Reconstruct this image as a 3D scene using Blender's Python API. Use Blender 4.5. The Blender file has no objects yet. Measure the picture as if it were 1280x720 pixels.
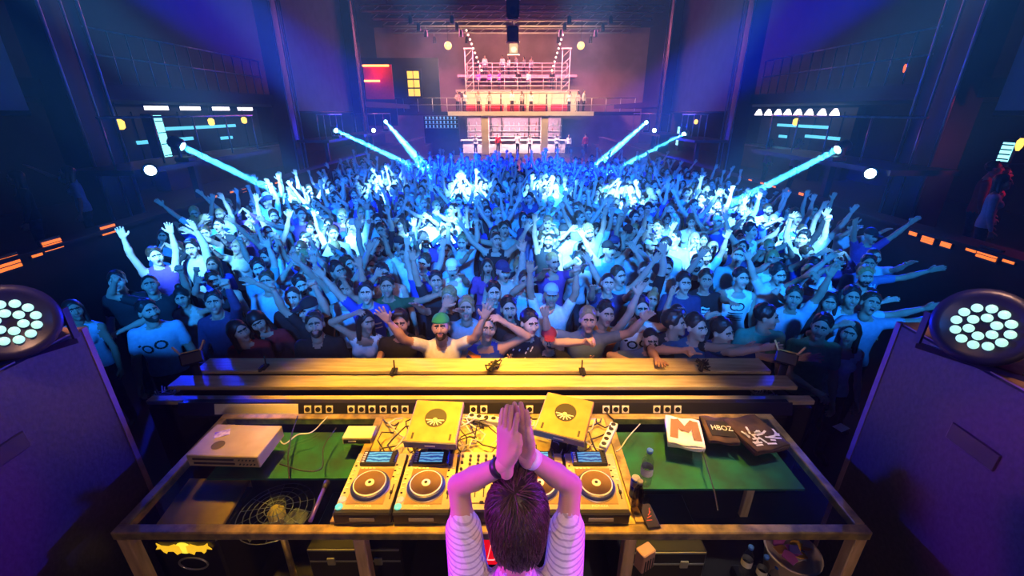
import bpy, math, random, time
import numpy as np
import openvdb
from mathutils import Vector, Matrix, Quaternion
from mathutils.bvhtree import BVHTree

random.seed(7)
RNG = np.random.default_rng(11)
SC = bpy.context.scene
COL = SC.collection
PI = math.pi

# ------------------------------------------------------------------ camera
# dance floor is z = 0, the booth floor z = 0.6, the camera hangs above and behind the performer
FPX = 540.0
CAMZ = 3.55
PITCH = math.radians(22.2)
cam_d = bpy.data.cameras.new('camera')
cam_d.sensor_width = 36.0
cam_d.lens = 36.0 * FPX / 1280.0
cam_d.clip_start = 0.05
cam_d.clip_end = 200
cam = bpy.data.objects.new('camera', cam_d)
COL.objects.link(cam)
cam.location = (0, 0, CAMZ)
cam.rotation_euler = (PI / 2 - PITCH, 0, 0)
SC.camera = cam

# ------------------------------------------------------------------ world, exposure
SC.view_settings.view_transform = 'Standard'
SC.view_settings.look = 'None'
SC.view_settings.gamma = 1.0
SC.view_settings.use_curve_mapping = False
SC.view_settings.exposure = 0.0
world = bpy.data.worlds.new('dark_hall')
SC.world = world
world.use_nodes = True
world.node_tree.nodes['Background'].inputs[0].default_value = (0.004, 0.004, 0.03, 1)
world.node_tree.nodes['Background'].inputs[1].default_value = 0.1
HAZE = 0.0020
BEAMW = 2.6
SC.cycles.use_denoising = True
SC.cycles.max_bounces = 5
SC.cycles.diffuse_bounces = 2
SC.cycles.glossy_bounces = 3
SC.cycles.transmission_bounces = 5
SC.cycles.transparent_max_bounces = 8
SC.cycles.volume_bounces = 0
SC.cycles.sample_clamp_indirect = 3.0
SC.cycles.sample_clamp_direct = 0.0
SC.cycles.caustics_reflective = False
SC.cycles.caustics_refractive = False


def link(o):
    COL.objects.link(o)
    return o


def spot(name, loc, target, power, color, size_deg, blend=0.3, radius=0.05, parent=None):
    d = bpy.data.lights.new(name, 'SPOT')
    d.energy = power
    d.color = color
    d.spot_size = math.radians(size_deg)
    d.spot_blend = blend
    d.shadow_soft_size = radius
    o = link(bpy.data.objects.new(name, d))
    v = Vector(target) - Vector(loc)
    o.rotation_euler = v.to_track_quat('-Z', 'Y').to_euler()
    o.location = loc
    return o


def area(name, loc, target, power, color, sx, sy, spread=180):
    d = bpy.data.lights.new(name, 'AREA')
    d.shape = 'RECTANGLE'
    d.size = sx
    d.size_y = sy
    d.energy = power
    d.color = color
    d.spread = math.radians(spread)
    o = link(bpy.data.objects.new(name, d))
    v = Vector(target) - Vector(loc)
    o.rotation_euler = v.to_track_quat('-Z', 'Y').to_euler()
    o.location = loc
    return o


def point(name, loc, power, color, radius=0.1):
    d = bpy.data.lights.new(name, 'POINT')
    d.energy = power
    d.color = color
    d.shadow_soft_size = radius
    o = link(bpy.data.objects.new(name, d))
    o.location = loc
    return o


def pray(px, py):
    """viewing direction of a pixel of the 1280 x 720 frame (forward component 1)"""
    u, v = (px - 640) / FPX, (360 - py) / FPX
    return Vector((u, math.cos(PITCH) + v * math.sin(PITCH), -math.sin(PITCH) + v * math.cos(PITCH)))


def at_z(px, py, z):
    d = pray(px, py)
    return Vector((0, 0, CAMZ)) + d * ((z - CAMZ) / d.z)


def at_y(px, py, y):
    d = pray(px, py)
    return Vector((0, 0, CAMZ)) + d * (y / d.y)


def at_x(px, py, x):
    d = pray(px, py)
    return Vector((0, 0, CAMZ)) + d * (x / d.x)


# ------------------------------------------------------------------ the club's lights (unseen lamps, no fixtures drawn)
BLUE = (0.003, 0.11, 1.0)
CYAN = (0.010, 0.23, 1.0)
GOLD = (1.0, 0.45, 0.03)
MAG = (0.80, 0.02, 1.0)

# wide blue washes over the dance floor, from unseen lamps set behind the camera
for k in range(-2, 3):
    spot('crowd_wash', (k * 0.5, -3.6, 6.4), (k * 2.5, 8.0, 1.3), 12500, CYAN, 23, 0.7, 0.2)
    spot('crowd_wash_rear', (k * 0.6, -3.6, 6.8), (k * 2.9, 14.5, 1.3), 30000, BLUE, 17, 0.7, 0.2)
# hot beams that land in the crowd: (pixel of the lit patch, power)
HOT = [(375, 240, 1.0), (404, 284, .8), (476, 228, 1.1), (540, 279, 1.0), (586, 233, 1.4), (687, 232, 1.5), (712, 300, .9),
       (783, 240, 1.4), (858, 297, .7), (897, 246, 1.0), (933, 262, .8), (1002, 290, .6), (300, 272, .6), (232, 310, .4)]
for hx, hy, hp in HOT:
    tgt = at_z(hx, hy, 1.7)
    src = Vector((tgt.x * 0.40, -2.4, 7.2))
    dist = (tgt - src).length
    spot('beam_spot', src, tgt, 165000 * hp * (dist / 12) ** 2, (0.10, 0.44, 1.0), math.degrees(2 * math.atan(0.72 / dist)), 0.9, 0.05)
# broad blue shafts from the upper corners, crossing the hall
for s in (-1, 1):
    spot('wash_shaft', (s * 7.6, 1.2, 8.2), (s * 1.6, 17, 1.3), 1000000, (0.0004, 0.012, 1.0), 10, 0.6, 0.1)
# warm lights over the booth
spot('booth_downlight', (-1.0, 2.1, 6.2), (-0.75, 2.55, 1.5), 3500, GOLD, 34, 0.8, 0.12)
spot('booth_downlight', (0.7, 2.1, 6.2), (0.45, 2.55, 1.5), 3500, GOLD, 33, 0.8, 0.12)
spot('booth_white_light', (2.2, 1.2, 5.6), (1.15, 2.3, 1.5), 420, (1.0, 0.80, 0.85), 24, 0.8, 0.1)
spot('barrier_light', (0, 1.0, 6.6), (0, 3.95, 1.5), 260, (1.0, 0.55, 0.75), 42, 0.8, 0.1)
for s in (-1, 1):
    spot('speaker_top_light', (s * 1.0, 0.9, 5.6), (s * 2.55, 1.75, 2.5), 650, (1.0, 0.50, 0.26), 17, 0.7, 0.08)
# magenta and blue lights on the performer
spot('performer_side_light', (-3.4, 0.9, 2.9), (0, 1.08, 2.35), 720, MAG, 13, 0.5, 0.1)
spot('performer_side_light', (3.4, 1.2, 2.9), (0, 1.08, 2.35), 640, MAG, 13, 0.5, 0.1)
spot('performer_back_light', (-1.6, -1.4, 2.7), (0, 1.0, 2.1), 110, (0.02, 0.03, 1.0), 26, 0.5, 0.1)
spot('performer_back_light', (1.8, -1.2, 2.6), (0, 1.0, 2.1), 90, (0.02, 0.03, 1.0), 26, 0.5, 0.1)
spot('performer_top_light', (0.2, 0.2, 6.0), (0, 1.05, 2.3), 200, (1.0, 0.55, 0.36), 17, 0.7, 0.08)
spot('booth_rear_light', (0.3, -2.2, 3.4), (0.3, 1.8, 0.9), 150, (1.0, 0.62, 0.42), 80, 0.8, 0.1)
# far end of the hall
area('balcony_light', (0, 37.5, 8.6), (0, 43, 4.4), 1900, (1.0, 0.55, 0.28), 14, 1.0, 150)
area('balcony_haze_light', (0, 44, 9.8), (0, 42, 3), 4200, (1.0, 0.20, 0.42), 16, 3, 170)
area('bar_light', (0, 40.6, 3.2), (0, 41.8, 1.0), 1500, (1.0, 0.62, 0.75), 9, 0.5, 170)

# ------------------------------------------------------------------ materials
MATS = {}


def mat(name, color, rough=0.5, metal=0.0, var=0.0, scale=6.0, bump=0.0, emit=None, estr=0.0, spec=0.5, trans=0.0, alpha=1.0, coat=0.0, col2=None, stretch=None):
    if name in MATS:
        return MATS[name]
    m = bpy.data.materials.new(name)
    m.use_nodes = True
    nt = m.node_tree
    b = nt.nodes['Principled BSDF']
    b.inputs['Base Color'].default_value = (*color, 1)
    b.inputs['Roughness'].default_value = rough
    b.inputs['Metallic'].default_value = metal
    b.inputs['Specular IOR Level'].default_value = spec
    b.inputs['Transmission Weight'].default_value = trans
    b.inputs['Alpha'].default_value = alpha
    b.inputs['Coat Weight'].default_value = coat
    if emit is not None:
        b.inputs['Emission Color'].default_value = (*emit, 1)
        b.inputs['Emission Strength'].default_value = estr
    if var or bump or col2:
        tc = nt.nodes.new('ShaderNodeTexCoord')
        mp = nt.nodes.new('ShaderNodeMapping')
        if stretch:
            mp.inputs['Scale'].default_value = stretch
        nt.links.new(tc.outputs['Object'], mp.inputs['Vector'])
        n = nt.nodes.new('ShaderNodeTexNoise')
        n.inputs['Scale'].default_value = scale
        n.inputs['Detail'].default_value = 5
        nt.links.new(mp.outputs['Vector'], n.inputs['Vector'])
        if var or col2:
            r = nt.nodes.new('ShaderNodeMapRange')
            r.inputs['From Min'].default_value = 0.35
            r.inputs['From Max'].default_value = 0.65
            nt.links.new(n.outputs['Fac'], r.inputs['Value'])
            mx = nt.nodes.new('ShaderNodeMix')
            mx.data_type = 'RGBA'
            c2 = col2 or tuple(c * (1 - var) for c in color)
            mx.inputs['A'].default_value = (*color, 1)
            mx.inputs['B'].default_value = (*c2, 1)
            nt.links.new(r.outputs['Result'], mx.inputs['Factor'])
            nt.links.new(mx.outputs['Result'], b.inputs['Base Color'])
        if bump:
            bp = nt.nodes.new('ShaderNodeBump')
            bp.inputs['Strength'].default_value = bump
            bp.inputs['Distance'].default_value = 0.02
            nt.links.new(n.outputs['Fac'], bp.inputs['Height'])
            nt.links.new(bp.outputs['Normal'], b.inputs['Normal'])
    MATS[name] = m
    return m


def emat(name, color, strength):
    return mat(name, tuple(c * 0.3 for c in color), 0.4, emit=color, estr=strength)


def objcol_mat(name, rough=0.8, spec=0.2, mul=1.0, noise=0.25, scale=25):
    """takes its colour from the object's own colour, with a little cloth mottling"""
    if name in MATS:
        return MATS[name]
    m = bpy.data.materials.new(name)
    m.use_nodes = True
    nt = m.node_tree
    b = nt.nodes['Principled BSDF']
    b.inputs['Roughness'].default_value = rough
    b.inputs['Specular IOR Level'].default_value = spec
    oi = nt.nodes.new('ShaderNodeObjectInfo')
    tc = nt.nodes.new('ShaderNodeTexCoord')
    n = nt.nodes.new('ShaderNodeTexNoise')
    n.inputs['Scale'].default_value = scale
    nt.links.new(tc.outputs['Object'], n.inputs['Vector'])
    mr = nt.nodes.new('ShaderNodeMapRange')
    mr.inputs['To Min'].default_value = mul * (1 - noise)
    mr.inputs['To Max'].default_value = mul * (1 + noise)
    nt.links.new(n.outputs['Fac'], mr.inputs['Value'])
    vm = nt.nodes.new('ShaderNodeVectorMath')
    vm.operation = 'SCALE'
    nt.links.new(oi.outputs['Color'], vm.inputs[0])
    nt.links.new(mr.outputs['Result'], vm.inputs['Scale'])
    nt.links.new(vm.outputs['Vector'], b.inputs['Base Color'])
    MATS[name] = m
    return m


# ------------------------------------------------------------------ mesh building
def frame_from(axis, ref=None):
    z = Vector(axis).normalized()
    r = Vector(ref) if ref is not None else (Vector((0, 0, 1)) if abs(z.z) < 0.9 else Vector((1, 0, 0)))
    x = r.cross(z)
    if x.length < 1e-6:
        x = Vector((0, 1, 0)).cross(z)
    x.normalize()
    y = z.cross(x)
    return x, y, z


class MB:
    """collects shapes and links them as ONE mesh object"""

    def __init__(s):
        s.v, s.f, s.m, s.sm = [], [], [], []

    def add(s, verts, faces, mi=0, smooth=False):
        o = len(s.v)
        s.v += [tuple(p) for p in verts]
        for f in faces:
            s.f.append([i + o for i in f])
            s.m.append(mi)
            s.sm.append(smooth)
        return s

    def box(s, c, size, rz=0.0, mi=0, M=None, bev=0.0):
        hx, hy, hz = size[0] / 2, size[1] / 2, size[2] / 2
        if bev <= 0:
            vs = [Vector((x, y, z)) for z in (-hz, hz) for y in (-hy, hy) for x in (-hx, hx)]
            fs = [(0, 2, 3, 1), (4, 5, 7, 6), (0, 1, 5, 4), (2, 6, 7, 3), (0, 4, 6, 2), (1, 3, 7, 5)]
        else:
            b = min(bev, hx * .9, hy * .9, hz * .9)
            # chamfered box: three rectangles per corner
            vs, idx = [], {}
            for sx in (-1, 1):
                for sy in (-1, 1):
                    for sz in (-1, 1):
                        for a in range(3):
                            p = [sx * (hx - (0 if a == 0 else b)), sy * (hy - (0 if a == 1 else b)), sz * (hz - (0 if a == 2 else b))]
                            idx[(sx, sy, sz, a)] = len(vs)
                            vs.append(Vector(p))
            fs = []
            for a in range(3):
                b1, b2 = (a + 1) % 3, (a + 2) % 3
                for sg in (-1, 1):
                    q = []
                    for (u, w) in ((-1, -1), (1, -1), (1, 1), (-1, 1)):
                        k = [0, 0, 0]
                        k[a], k[b1], k[b2] = sg, u, w
                        q.append(idx[(*k, a)])
                    fs.append(q if sg > 0 else q[::-1])
                for u in (-1, 1):
                    for w in (-1, 1):  # edge along axis a
                        k0, k1 = [0, 0, 0], [0, 0, 0]
                        k0[a], k1[a] = -1, 1
                        k0[b1] = k1[b1] = u
                        k0[b2] = k1[b2] = w
                        q = [idx[(*k0, b1)], idx[(*k1, b1)], idx[(*k1, b2)], idx[(*k0, b2)]]
                        fs.append(q if u * w > 0 else q[::-1])
            for sx in (-1, 1):
                for sy in (-1, 1):
                    for sz in (-1, 1):
                        q = [idx[(sx, sy, sz, a)] for a in range(3)]
                        fs.append(q if sx * sy * sz > 0 else q[::-1])
        R = Matrix.Rotation(rz, 3, 'Z') if M is None else M
        c = Vector(c)
        return s.add([c + R @ p for p in vs], fs, mi)

    def beam(s, p0, p1, w, h, ref=None, mi=0):
        p0, p1 = Vector(p0), Vector(p1)
        x, y, z = frame_from(p1 - p0, ref)
        vs = [p + x * (w / 2 * a) + y * (h / 2 * b) for p in (p0, p1) for a, b in ((-1, -1), (1, -1), (1, 1), (-1, 1))]
        return s.add(vs, [(3, 2, 1, 0), (4, 5, 6, 7), (0, 1, 5, 4), (1, 2, 6, 5), (2, 3, 7, 6), (3, 0, 4, 7)], mi)

    def cyl(s, p0, p1, r0, r1=None, n=16, mi=0, caps=True, smooth=True):
        r1 = r0 if r1 is None else r1
        p0, p1 = Vector(p0), Vector(p1)
        x, y, z = frame_from(p1 - p0)
        cs = [(math.cos(2 * PI * i / n), math.sin(2 * PI * i / n)) for i in range(n)]
        vs = [p0 + (x * a + y * b) * r0 for a, b in cs] + [p1 + (x * a + y * b) * r1 for a, b in cs]
        s.add(vs, [(i, (i + 1) % n, n + (i + 1) % n, n + i) for i in range(n)], mi, smooth)
        if caps:
            o = len(s.v) - 2 * n
            s.f.append([o + i for i in range(n)][::-1]); s.m.append(mi); s.sm.append(False)
            s.f.append([o + n + i for i in range(n)]); s.m.append(mi); s.sm.append(False)
        return s

    def lathe(s, prof, c=(0, 0, 0), axis=(0, 0, 1), n=20, mi=0, smooth=True, caps=True):
        """prof: (radius, height) pairs from bottom to top"""
        c = Vector(c)
        x, y, z = frame_from(axis)
        vs = []
        for r, h in prof:
            for i in range(n):
                a = 2 * PI * i / n
                vs.append(c + z * h + (x * math.cos(a) + y * math.sin(a)) * max(r, 1e-4))
        fs = []
        for k in range(len(prof) - 1):
            for i in range(n):
                fs.append((k * n + i, k * n + (i + 1) % n, (k + 1) * n + (i + 1) % n, (k + 1) * n + i))
        if caps:
            fs.append(tuple(range(n))[::-1])
            fs.append(tuple((len(prof) - 1) * n + i for i in range(n)))
        return s.add(vs, fs, mi, smooth)

    def tube(s, pts, r, n=6, mi=0):
        pts = [Vector(p) for p in pts]
        vs = []
        px = None
        for i, p in enumerate(pts):
            t = (pts[min(i + 1, len(pts) - 1)] - pts[max(i - 1, 0)])
            if t.length < 1e-9:
                t = Vector((0, 0, 1))
            x, y, z = frame_from(t)
            if px is not None:
                x = (px - z * px.dot(z))
                x = x.normalized() if x.length > 1e-6 else frame_from(t)[0]
                y = z.cross(x)
            px = x
            for k in range(n):
                a = 2 * PI * k / n
                vs.append(p + (x * math.cos(a) + y * math.sin(a)) * r)
        fs = []
        for i in range(len(pts) - 1):
            for k in range(n):
                fs.append((i * n + k, i * n + (k + 1) % n, (i + 1) * n + (k + 1) % n, (i + 1) * n + k))
        fs.append(tuple(range(n))[::-1])
        fs.append(tuple((len(pts) - 1) * n + k for k in range(n)))
        return s.add(vs, fs, mi, True)

    def prism(s, poly, thick, M=None, mi=0):
        """flat polygon in xy, extruded along +z by thick, placed by the 4x4 matrix M"""
        M = M or Matrix.Identity(4)
        n = len(poly)
        ar = sum(poly[i][0] * poly[(i + 1) % n][1] - poly[(i + 1) % n][0] * poly[i][1] for i in range(n))
        if ar < 0:
            poly = poly[::-1]
        vs = [M @ Vector((p[0], p[1], 0)) for p in poly] + [M @ Vector((p[0], p[1], thick)) for p in poly]
        fs = [tuple(range(n))[::-1], tuple(range(n, 2 * n))] + [(i, (i + 1) % n, n + (i + 1) % n, n + i) for i in range(n)]
        return s.add(vs, fs, mi)

    def ball(s, c, r, nu=12, nv=8, mi=0, sc=(1, 1, 1)):
        c = Vector(c)
        prof = [(r * math.sin(PI * k / nv), -r * math.cos(PI * k / nv)) for k in range(nv + 1)]
        o = len(s.v)
        s.lathe(prof, (0, 0, 0), (0, 0, 1), nu, mi)
        for i in range(o, len(s.v)):
            p = s.v[i]
            s.v[i] = (c.x + p[0] * sc[0], c.y + p[1] * sc[1], c.z + p[2] * sc[2])
        return s

    def mesh(s, name, mats):
        me = bpy.data.meshes.new(name)
        me.from_pydata(s.v, [], s.f)
        for m in (mats if isinstance(mats, (list, tuple)) else [mats]):
            me.materials.append(m)
        me.polygons.foreach_set('material_index', s.m)
        me.polygons.foreach_set('use_smooth', s.sm)
        me.update()
        return me

    def build(s, name, mats, parent=None, loc=None):
        o = link(bpy.data.objects.new(name, s.mesh(name, mats)))
        if parent is not None:
            o.parent = parent
        if loc is not None:
            o.location = loc
        return o


def tag(o, label, cat, group=None):
    o['label'] = label
    o['category'] = cat
    if group:
        o['group'] = group
    return o


def thing(name, label, cat, loc=(0, 0, 0), rot=(0, 0, 0), group=None):
    o = link(bpy.data.objects.new(name, None))
    o.empty_display_size = 0.1
    o.location = loc
    o.rotation_euler = rot
    return tag(o, label, cat, group)


def struct(name, mb, mats, label=None, parent=None):
    o = mb.build(name, mats, parent)
    if parent is None:
        o['kind'] = 'structure'
        if label:
            o['label'] = label
    return o


def inst(me, name, parent=None, loc=(0, 0, 0), rot=(0, 0, 0), scale=None):
    o = link(bpy.data.objects.new(name, me))
    o.location = loc
    o.rotation_euler = rot
    if scale is not None:
        o.scale = scale
    if parent is not None:
        o.parent = parent
    return o

# ------------------------------------------------------------------ the hall
M_black = mat('matt_black_paint', (0.012, 0.012, 0.014), 0.7, var=0.4, scale=3)
M_floor = mat('dark_dance_floor', (0.02, 0.02, 0.024), 0.4, var=0.4, scale=2)
M_stagefl = mat('black_stage_vinyl', (0.02, 0.018, 0.018), 0.55, var=0.5, scale=4)
M_dwall = mat('dark_wall_paint', (0.014, 0.012, 0.018), 0.8, var=0.4, scale=1.5)
M_screen = mat('grey_projection_cloth', (0.30, 0.31, 0.33), 0.9, var=0.1, scale=2)
M_steel = mat('dark_steel_tube', (0.30, 0.32, 0.36), 0.35, 0.8, var=0.3, scale=8)
M_pillar = mat('dark_pillar_cladding', (0.02, 0.022, 0.03), 0.5, var=0.4, scale=2)
M_ceil = mat('dark_ceiling', (0.03, 0.024, 0.03), 0.9, var=0.3, scale=1)
M_concrete = mat('pale_concrete', (0.55, 0.5, 0.48), 0.8, var=0.15, scale=2)

HALLX, BACKY, CEILZ = 13.6, 49.0, 11.2
struct('floor', MB().box((0, 22, -0.1), (2 * HALLX, 56, 0.2)), M_floor, 'dark dance floor of the hall')
struct('wall_left', MB().box((-HALLX - .15, 22, CEILZ / 2), (.3, 56, CEILZ)), M_dwall, 'dark wall along the left of the hall')
struct('wall_right', MB().box((HALLX + .15, 22, CEILZ / 2), (.3, 56, CEILZ)), M_dwall, 'dark wall along the right of the hall')
struct('wall_back', MB().box((0, BACKY + .15, CEILZ / 2), (2 * HALLX, .3, CEILZ)), mat('mauve_back_wall', (0.30, 0.18, 0.2), .85, var=.3, scale=.6), 'mauve wall behind the far balcony')
struct('wall_behind_camera', MB().box((0, -6.15, CEILZ / 2), (2 * HALLX, .3, CEILZ)), M_black, 'black wall behind the stage')
struct('ceiling', MB().box((0, 22, CEILZ + .1), (2 * HALLX, 56, .2)), M_ceil, 'dark ceiling of the hall')
struct('floor_stage', MB().box((0, -1.65, 0.3), (12.6, 8.7, 0.6)), M_stagefl, 'black raised stage floor of the booth')
for s, nm in ((-1, 'left'), (1, 'right')):
    struct('floor_terrace_' + nm, MB().box((s * 10.3, 21.5, 0.5), (6.6, 37, 1.0)), M_black, f'raised dark terrace along the {nm} side of the dance floor')
    struct('wall_parapet_' + nm, MB().box((s * 6.9, 19.2, 0.85), (.22, 32.4, 1.7)).box((s * 6.9, 19.2, 1.72), (.42, 32.4, .05)), M_black, f'dark parapet wall of the {nm} terrace')
    up = MB().box((s * 11.1, 21.5, 3.95), (5.0, 36, .32))
    struct('floor_gallery_' + nm, up, M_dwall, f'upper gallery slab along the {nm} side')

# ------------------------------------------------------------------ people: bodies grown as one smooth surface from a distance field
def V3(*a):
    return np.array(a, dtype=np.float64)


class SDF:
    def __init__(s):
        s.p = []

    def cap(s, a, b, ra, rb=None, tag=0, S=(1, 1, 1), R=None, k=0.02, op='add'):
        s.p.append(dict(a=np.array(a, float), b=np.array(b, float), ra=ra, rb=ra if rb is None else rb, tag=tag,
                        S=np.array(S, float), R=np.eye(3) if R is None else np.array(R, float), k=k, op=op))
        return s

    def ball(s, c, r, tag=0, S=(1, 1, 1), R=None, k=0.02, op='add'):
        return s.cap(c, c, r, r, tag, S, R, k, op)

    @staticmethod
    def dist(pr, P):
        a, S, R = pr['a'], pr['S'], pr['R']
        q = (P - a) @ R / S
        ba = ((pr['b'] - a) @ R) / S
        bb = float(ba @ ba)
        if bb < 1e-12:
            return (np.sqrt((q * q).sum(-1)) - pr['ra']) * S.min()
        h = np.clip((q @ ba) / bb, 0, 1)
        d = q - h[..., None] * ba
        return (np.sqrt((d * d).sum(-1)) - (pr['ra'] + (pr['rb'] - pr['ra']) * h)) * S.min()

    def mesh(s, vox):
        lo, hi = [], []
        for pr in s.p:
            if pr['op'] != 'add':
                continue
            r = max(pr['ra'], pr['rb']) * pr['S'].max()
            lo.append(np.minimum(pr['a'], pr['b']) - r)
            hi.append(np.maximum(pr['a'], pr['b']) + r)
        lo = np.min(lo, 0) - 3 * vox
        hi = np.max(hi, 0) + 3 * vox
        n = np.ceil((hi - lo) / vox).astype(int) + 1
        BIG = 0.15
        G = np.full(n, BIG, np.float32)
        for pr in s.p:
            r = max(pr['ra'], pr['rb']) * pr['S'].max() + pr['k'] + 3 * vox
            i0 = np.clip(np.floor((np.minimum(pr['a'], pr['b']) - r - lo) / vox).astype(int), 0, n)
            i1 = np.clip(np.ceil((np.maximum(pr['a'], pr['b']) + r - lo) / vox).astype(int) + 1, 0, n)
            if (i1 <= i0).any():
                continue
            ax = [lo[j] + vox * np.arange(i0[j], i1[j]) for j in range(3)]
            P = np.stack(np.meshgrid(*ax, indexing='ij'), -1)
            d = s.dist(pr, P).astype(np.float32)
            sl = (slice(i0[0], i1[0]), slice(i0[1], i1[1]), slice(i0[2], i1[2]))
            g = G[sl]
            k = max(pr['k'], 1e-5)
            if pr['op'] == 'add':
                h = np.clip(k - np.abs(g - d), 0, None) / k
                G[sl] = np.minimum(g, d) - h * h * k * 0.25
            else:
                d = -d
                h = np.clip(k - np.abs(g - d), 0, None) / k
                G[sl] = np.maximum(g, d) + h * h * k * 0.25
        gr = openvdb.FloatGrid(BIG)
        gr.copyFromArray(np.clip(G, -BIG, BIG).astype(np.float32))
        pts, quads = gr.convertToQuads(0.0)
        pts = pts.astype(np.float64) * vox + lo
        c = pts[quads].mean(1)
        best = np.full(len(c), 1e9)
        tg = np.zeros(len(c), int)
        for pr in s.p:
            if pr['op'] != 'add':
                continue
            d = s.dist(pr, c)
            w = d < best
            best[w] = d[w]
            tg[w] = pr['tag']
        return pts, quads.astype(int), tg


class Soup:
    """numpy mesh pieces that end up as one mesh"""

    def __init__(s):
        s.v, s.f, s.t, s.n = [], [], [], 0

    def add(s, v, f, t, M=None):
        v = np.asarray(v, float)
        if M is not None:
            M = np.array(M)
            v = v @ M[:3, :3].T + M[:3, 3]
            if np.linalg.det(M[:3, :3]) < 0:
                f = f[:, ::-1]
        s.v.append(v)
        s.f.append(np.asarray(f, int) + s.n)
        s.t.append(np.broadcast_to(t, (len(f),)).astype(int))
        s.n += len(v)

    def arrays(s):
        return np.concatenate(s.v), np.concatenate(s.f), np.concatenate(s.t)


def np_mesh(name, v, f, t, mats):
    me = bpy.data.meshes.new(name)
    me.vertices.add(len(v))
    me.vertices.foreach_set('co', np.asarray(v, np.float32).ravel())
    f = np.asarray(f, np.int32)
    nq = f.shape[1]
    me.loops.add(f.size)
    me.loops.foreach_set('vertex_index', f.ravel())
    me.polygons.add(len(f))
    me.polygons.foreach_set('loop_start', np.arange(0, f.size, nq, dtype=np.int32))
    for m in mats:
        me.materials.append(m)
    me.polygons.foreach_set('material_index', np.asarray(t, np.int32))
    me.polygons.foreach_set('use_smooth', np.ones(len(f), bool))
    me.update(calc_edges=True)
    return me


SKIN, SHIRT, PANTS, SHOE, EYE, DARK, LIPS, BROW = range(8)


def skin_mat(name='skin'):
    m = mat(name, (0.5, 0.3, 0.22), 0.55, spec=0.3)
    nt = m.node_tree
    b = nt.nodes['Principled BSDF']
    oi = nt.nodes.new('ShaderNodeObjectInfo')
    cr = nt.nodes.new('ShaderNodeValToRGB')
    cr.color_ramp.elements[0].color = (0.62, 0.40, 0.30, 1)
    cr.color_ramp.elements[1].color = (0.38, 0.21, 0.14, 1)
    nt.links.new(oi.outputs['Random'], cr.inputs['Fac'])
    nt.links.new(cr.outputs['Color'], b.inputs['Base Color'])
    return m


M_skin = skin_mat()
M_shirt = objcol_mat('cotton_top')
M_pants = mat('dark_denim', (0.03, 0.035, 0.06), 0.85, var=0.5, scale=12)
M_shoe = mat('dark_shoe', (0.02, 0.02, 0.02), 0.6, var=0.3)
M_eye = mat('eye_white', (0.42, 0.40, 0.38), 0.3)
M_dark = mat('dark_iris', (0.02, 0.012, 0.01), 0.2)
M_lips = mat('lips', (0.36, 0.13, 0.11), 0.45, var=.2)
M_brow = mat('dark_brow', (0.03, 0.02, 0.015), 0.8, var=.3)
BODY_MATS = [M_skin, M_shirt, M_pants, M_shoe, M_eye, M_dark, M_lips, M_brow]
M_hair = objcol_mat('hair_strands', 0.45, 0.5, 1.0, 0.6, 60)


def uv_ball(c, r, nu=8, nv=6, S=(1, 1, 1)):
    v, f = [], []
    for j in range(nv + 1):
        for i in range(nu):
            a, b = 2 * PI * i / nu, PI * j / nv
            v.append((c[0] + S[0] * r * math.sin(b) * math.cos(a), c[1] + S[1] * r * math.sin(b) * math.sin(a), c[2] + S[2] * r * math.cos(b)))
    for j in range(nv):
        for i in range(nu):
            f.append((j * nu + i, (j + 1) * nu + i, (j + 1) * nu + (i + 1) % nu, j * nu + (i + 1) % nu))
    return np.array(v), np.array(f)


def head_arrays(vox, female=False, beard=False, mouth_open=False):
    """face looks along -y, origin in the middle of the head"""
    s = SDF()
    w = 0.94 if female else 1.0
    s.ball((0, .018, .032), 1.0, SKIN, S=(.076 * w, .096, .088))
    s.ball((0, -.020, -.045), 1.0, BROW if beard else SKIN, S=(.057 * w, .068, .074), k=.03)
    s.ball((0, -.030, -.005), 1.0, SKIN, S=(.062 * w, .064, .06), k=.03)
    s.ball((0, -.074, -.096), .019 if female else .023, BROW if beard else SKIN, k=.03)
    for q in (-1, 1):
        s.ball((q * .043 * w, -.060, -.022), .024, SKIN, k=.03)
        s.ball((q * .031, -.104, .006), .0155, SKIN, k=.014, op='sub')
        s.cap((q * .014, -.094, .0275), (q * .032, -.0935, .031), .0055, .0062, BROW, k=.006)
        s.cap((q * .032, -.0935, .031), (q * .047, -.083, .027), .0062, .0045, BROW, k=.006)
        s.ball((q * .079 * w, .012, -.010), 1.0, SKIN, S=(.011, .021, .031), k=.01)
    s.cap((0, -.092, .012), (0, -.112, -.026), .008, .0125, SKIN, k=.012)
    for q in (-1, 1):
        s.ball((q * .011, -.102, -.03), .0085, SKIN, k=.008)
    if mouth_open:
        s.ball((0, -.094, -.064), 1.0, DARK, S=(.019, .008, .013), k=.004)
        s.cap((-.016, -.096, -.050), (.016, -.096, -.050), .006, .006, LIPS, k=.004)
        s.cap((-.014, -.092, -.079), (.014, -.092, -.079), .0065, .0065, LIPS, k=.004)
    else:
        s.cap((-.020, -.091, -.058), (.020, -.091, -.058), .006, .006, LIPS, k=.005)
        s.cap((-.014, -.092, -.067), (.014, -.092, -.067), .0065, .0065, LIPS, k=.005)
    s.cap((0, .012, -.06), (0, .02, -.15), .050 * w, .052 * w, SKIN, k=.02)
    v, f, t = s.mesh(vox)
    sp = Soup()
    sp.add(v, f, t)
    if vox < .012:
        for q in (-1, 1):
            ev, ef = uv_ball((q * .031, -.0805, .005), .0115, S=(1.05, 1, .7))
            sp.add(ev, ef, EYE)
            ev, ef = uv_ball((q * .031, -.0885, .005), .0060, S=(1, .8, 1))
            sp.add(ev, ef, DARK)
    return sp.arrays()


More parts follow.
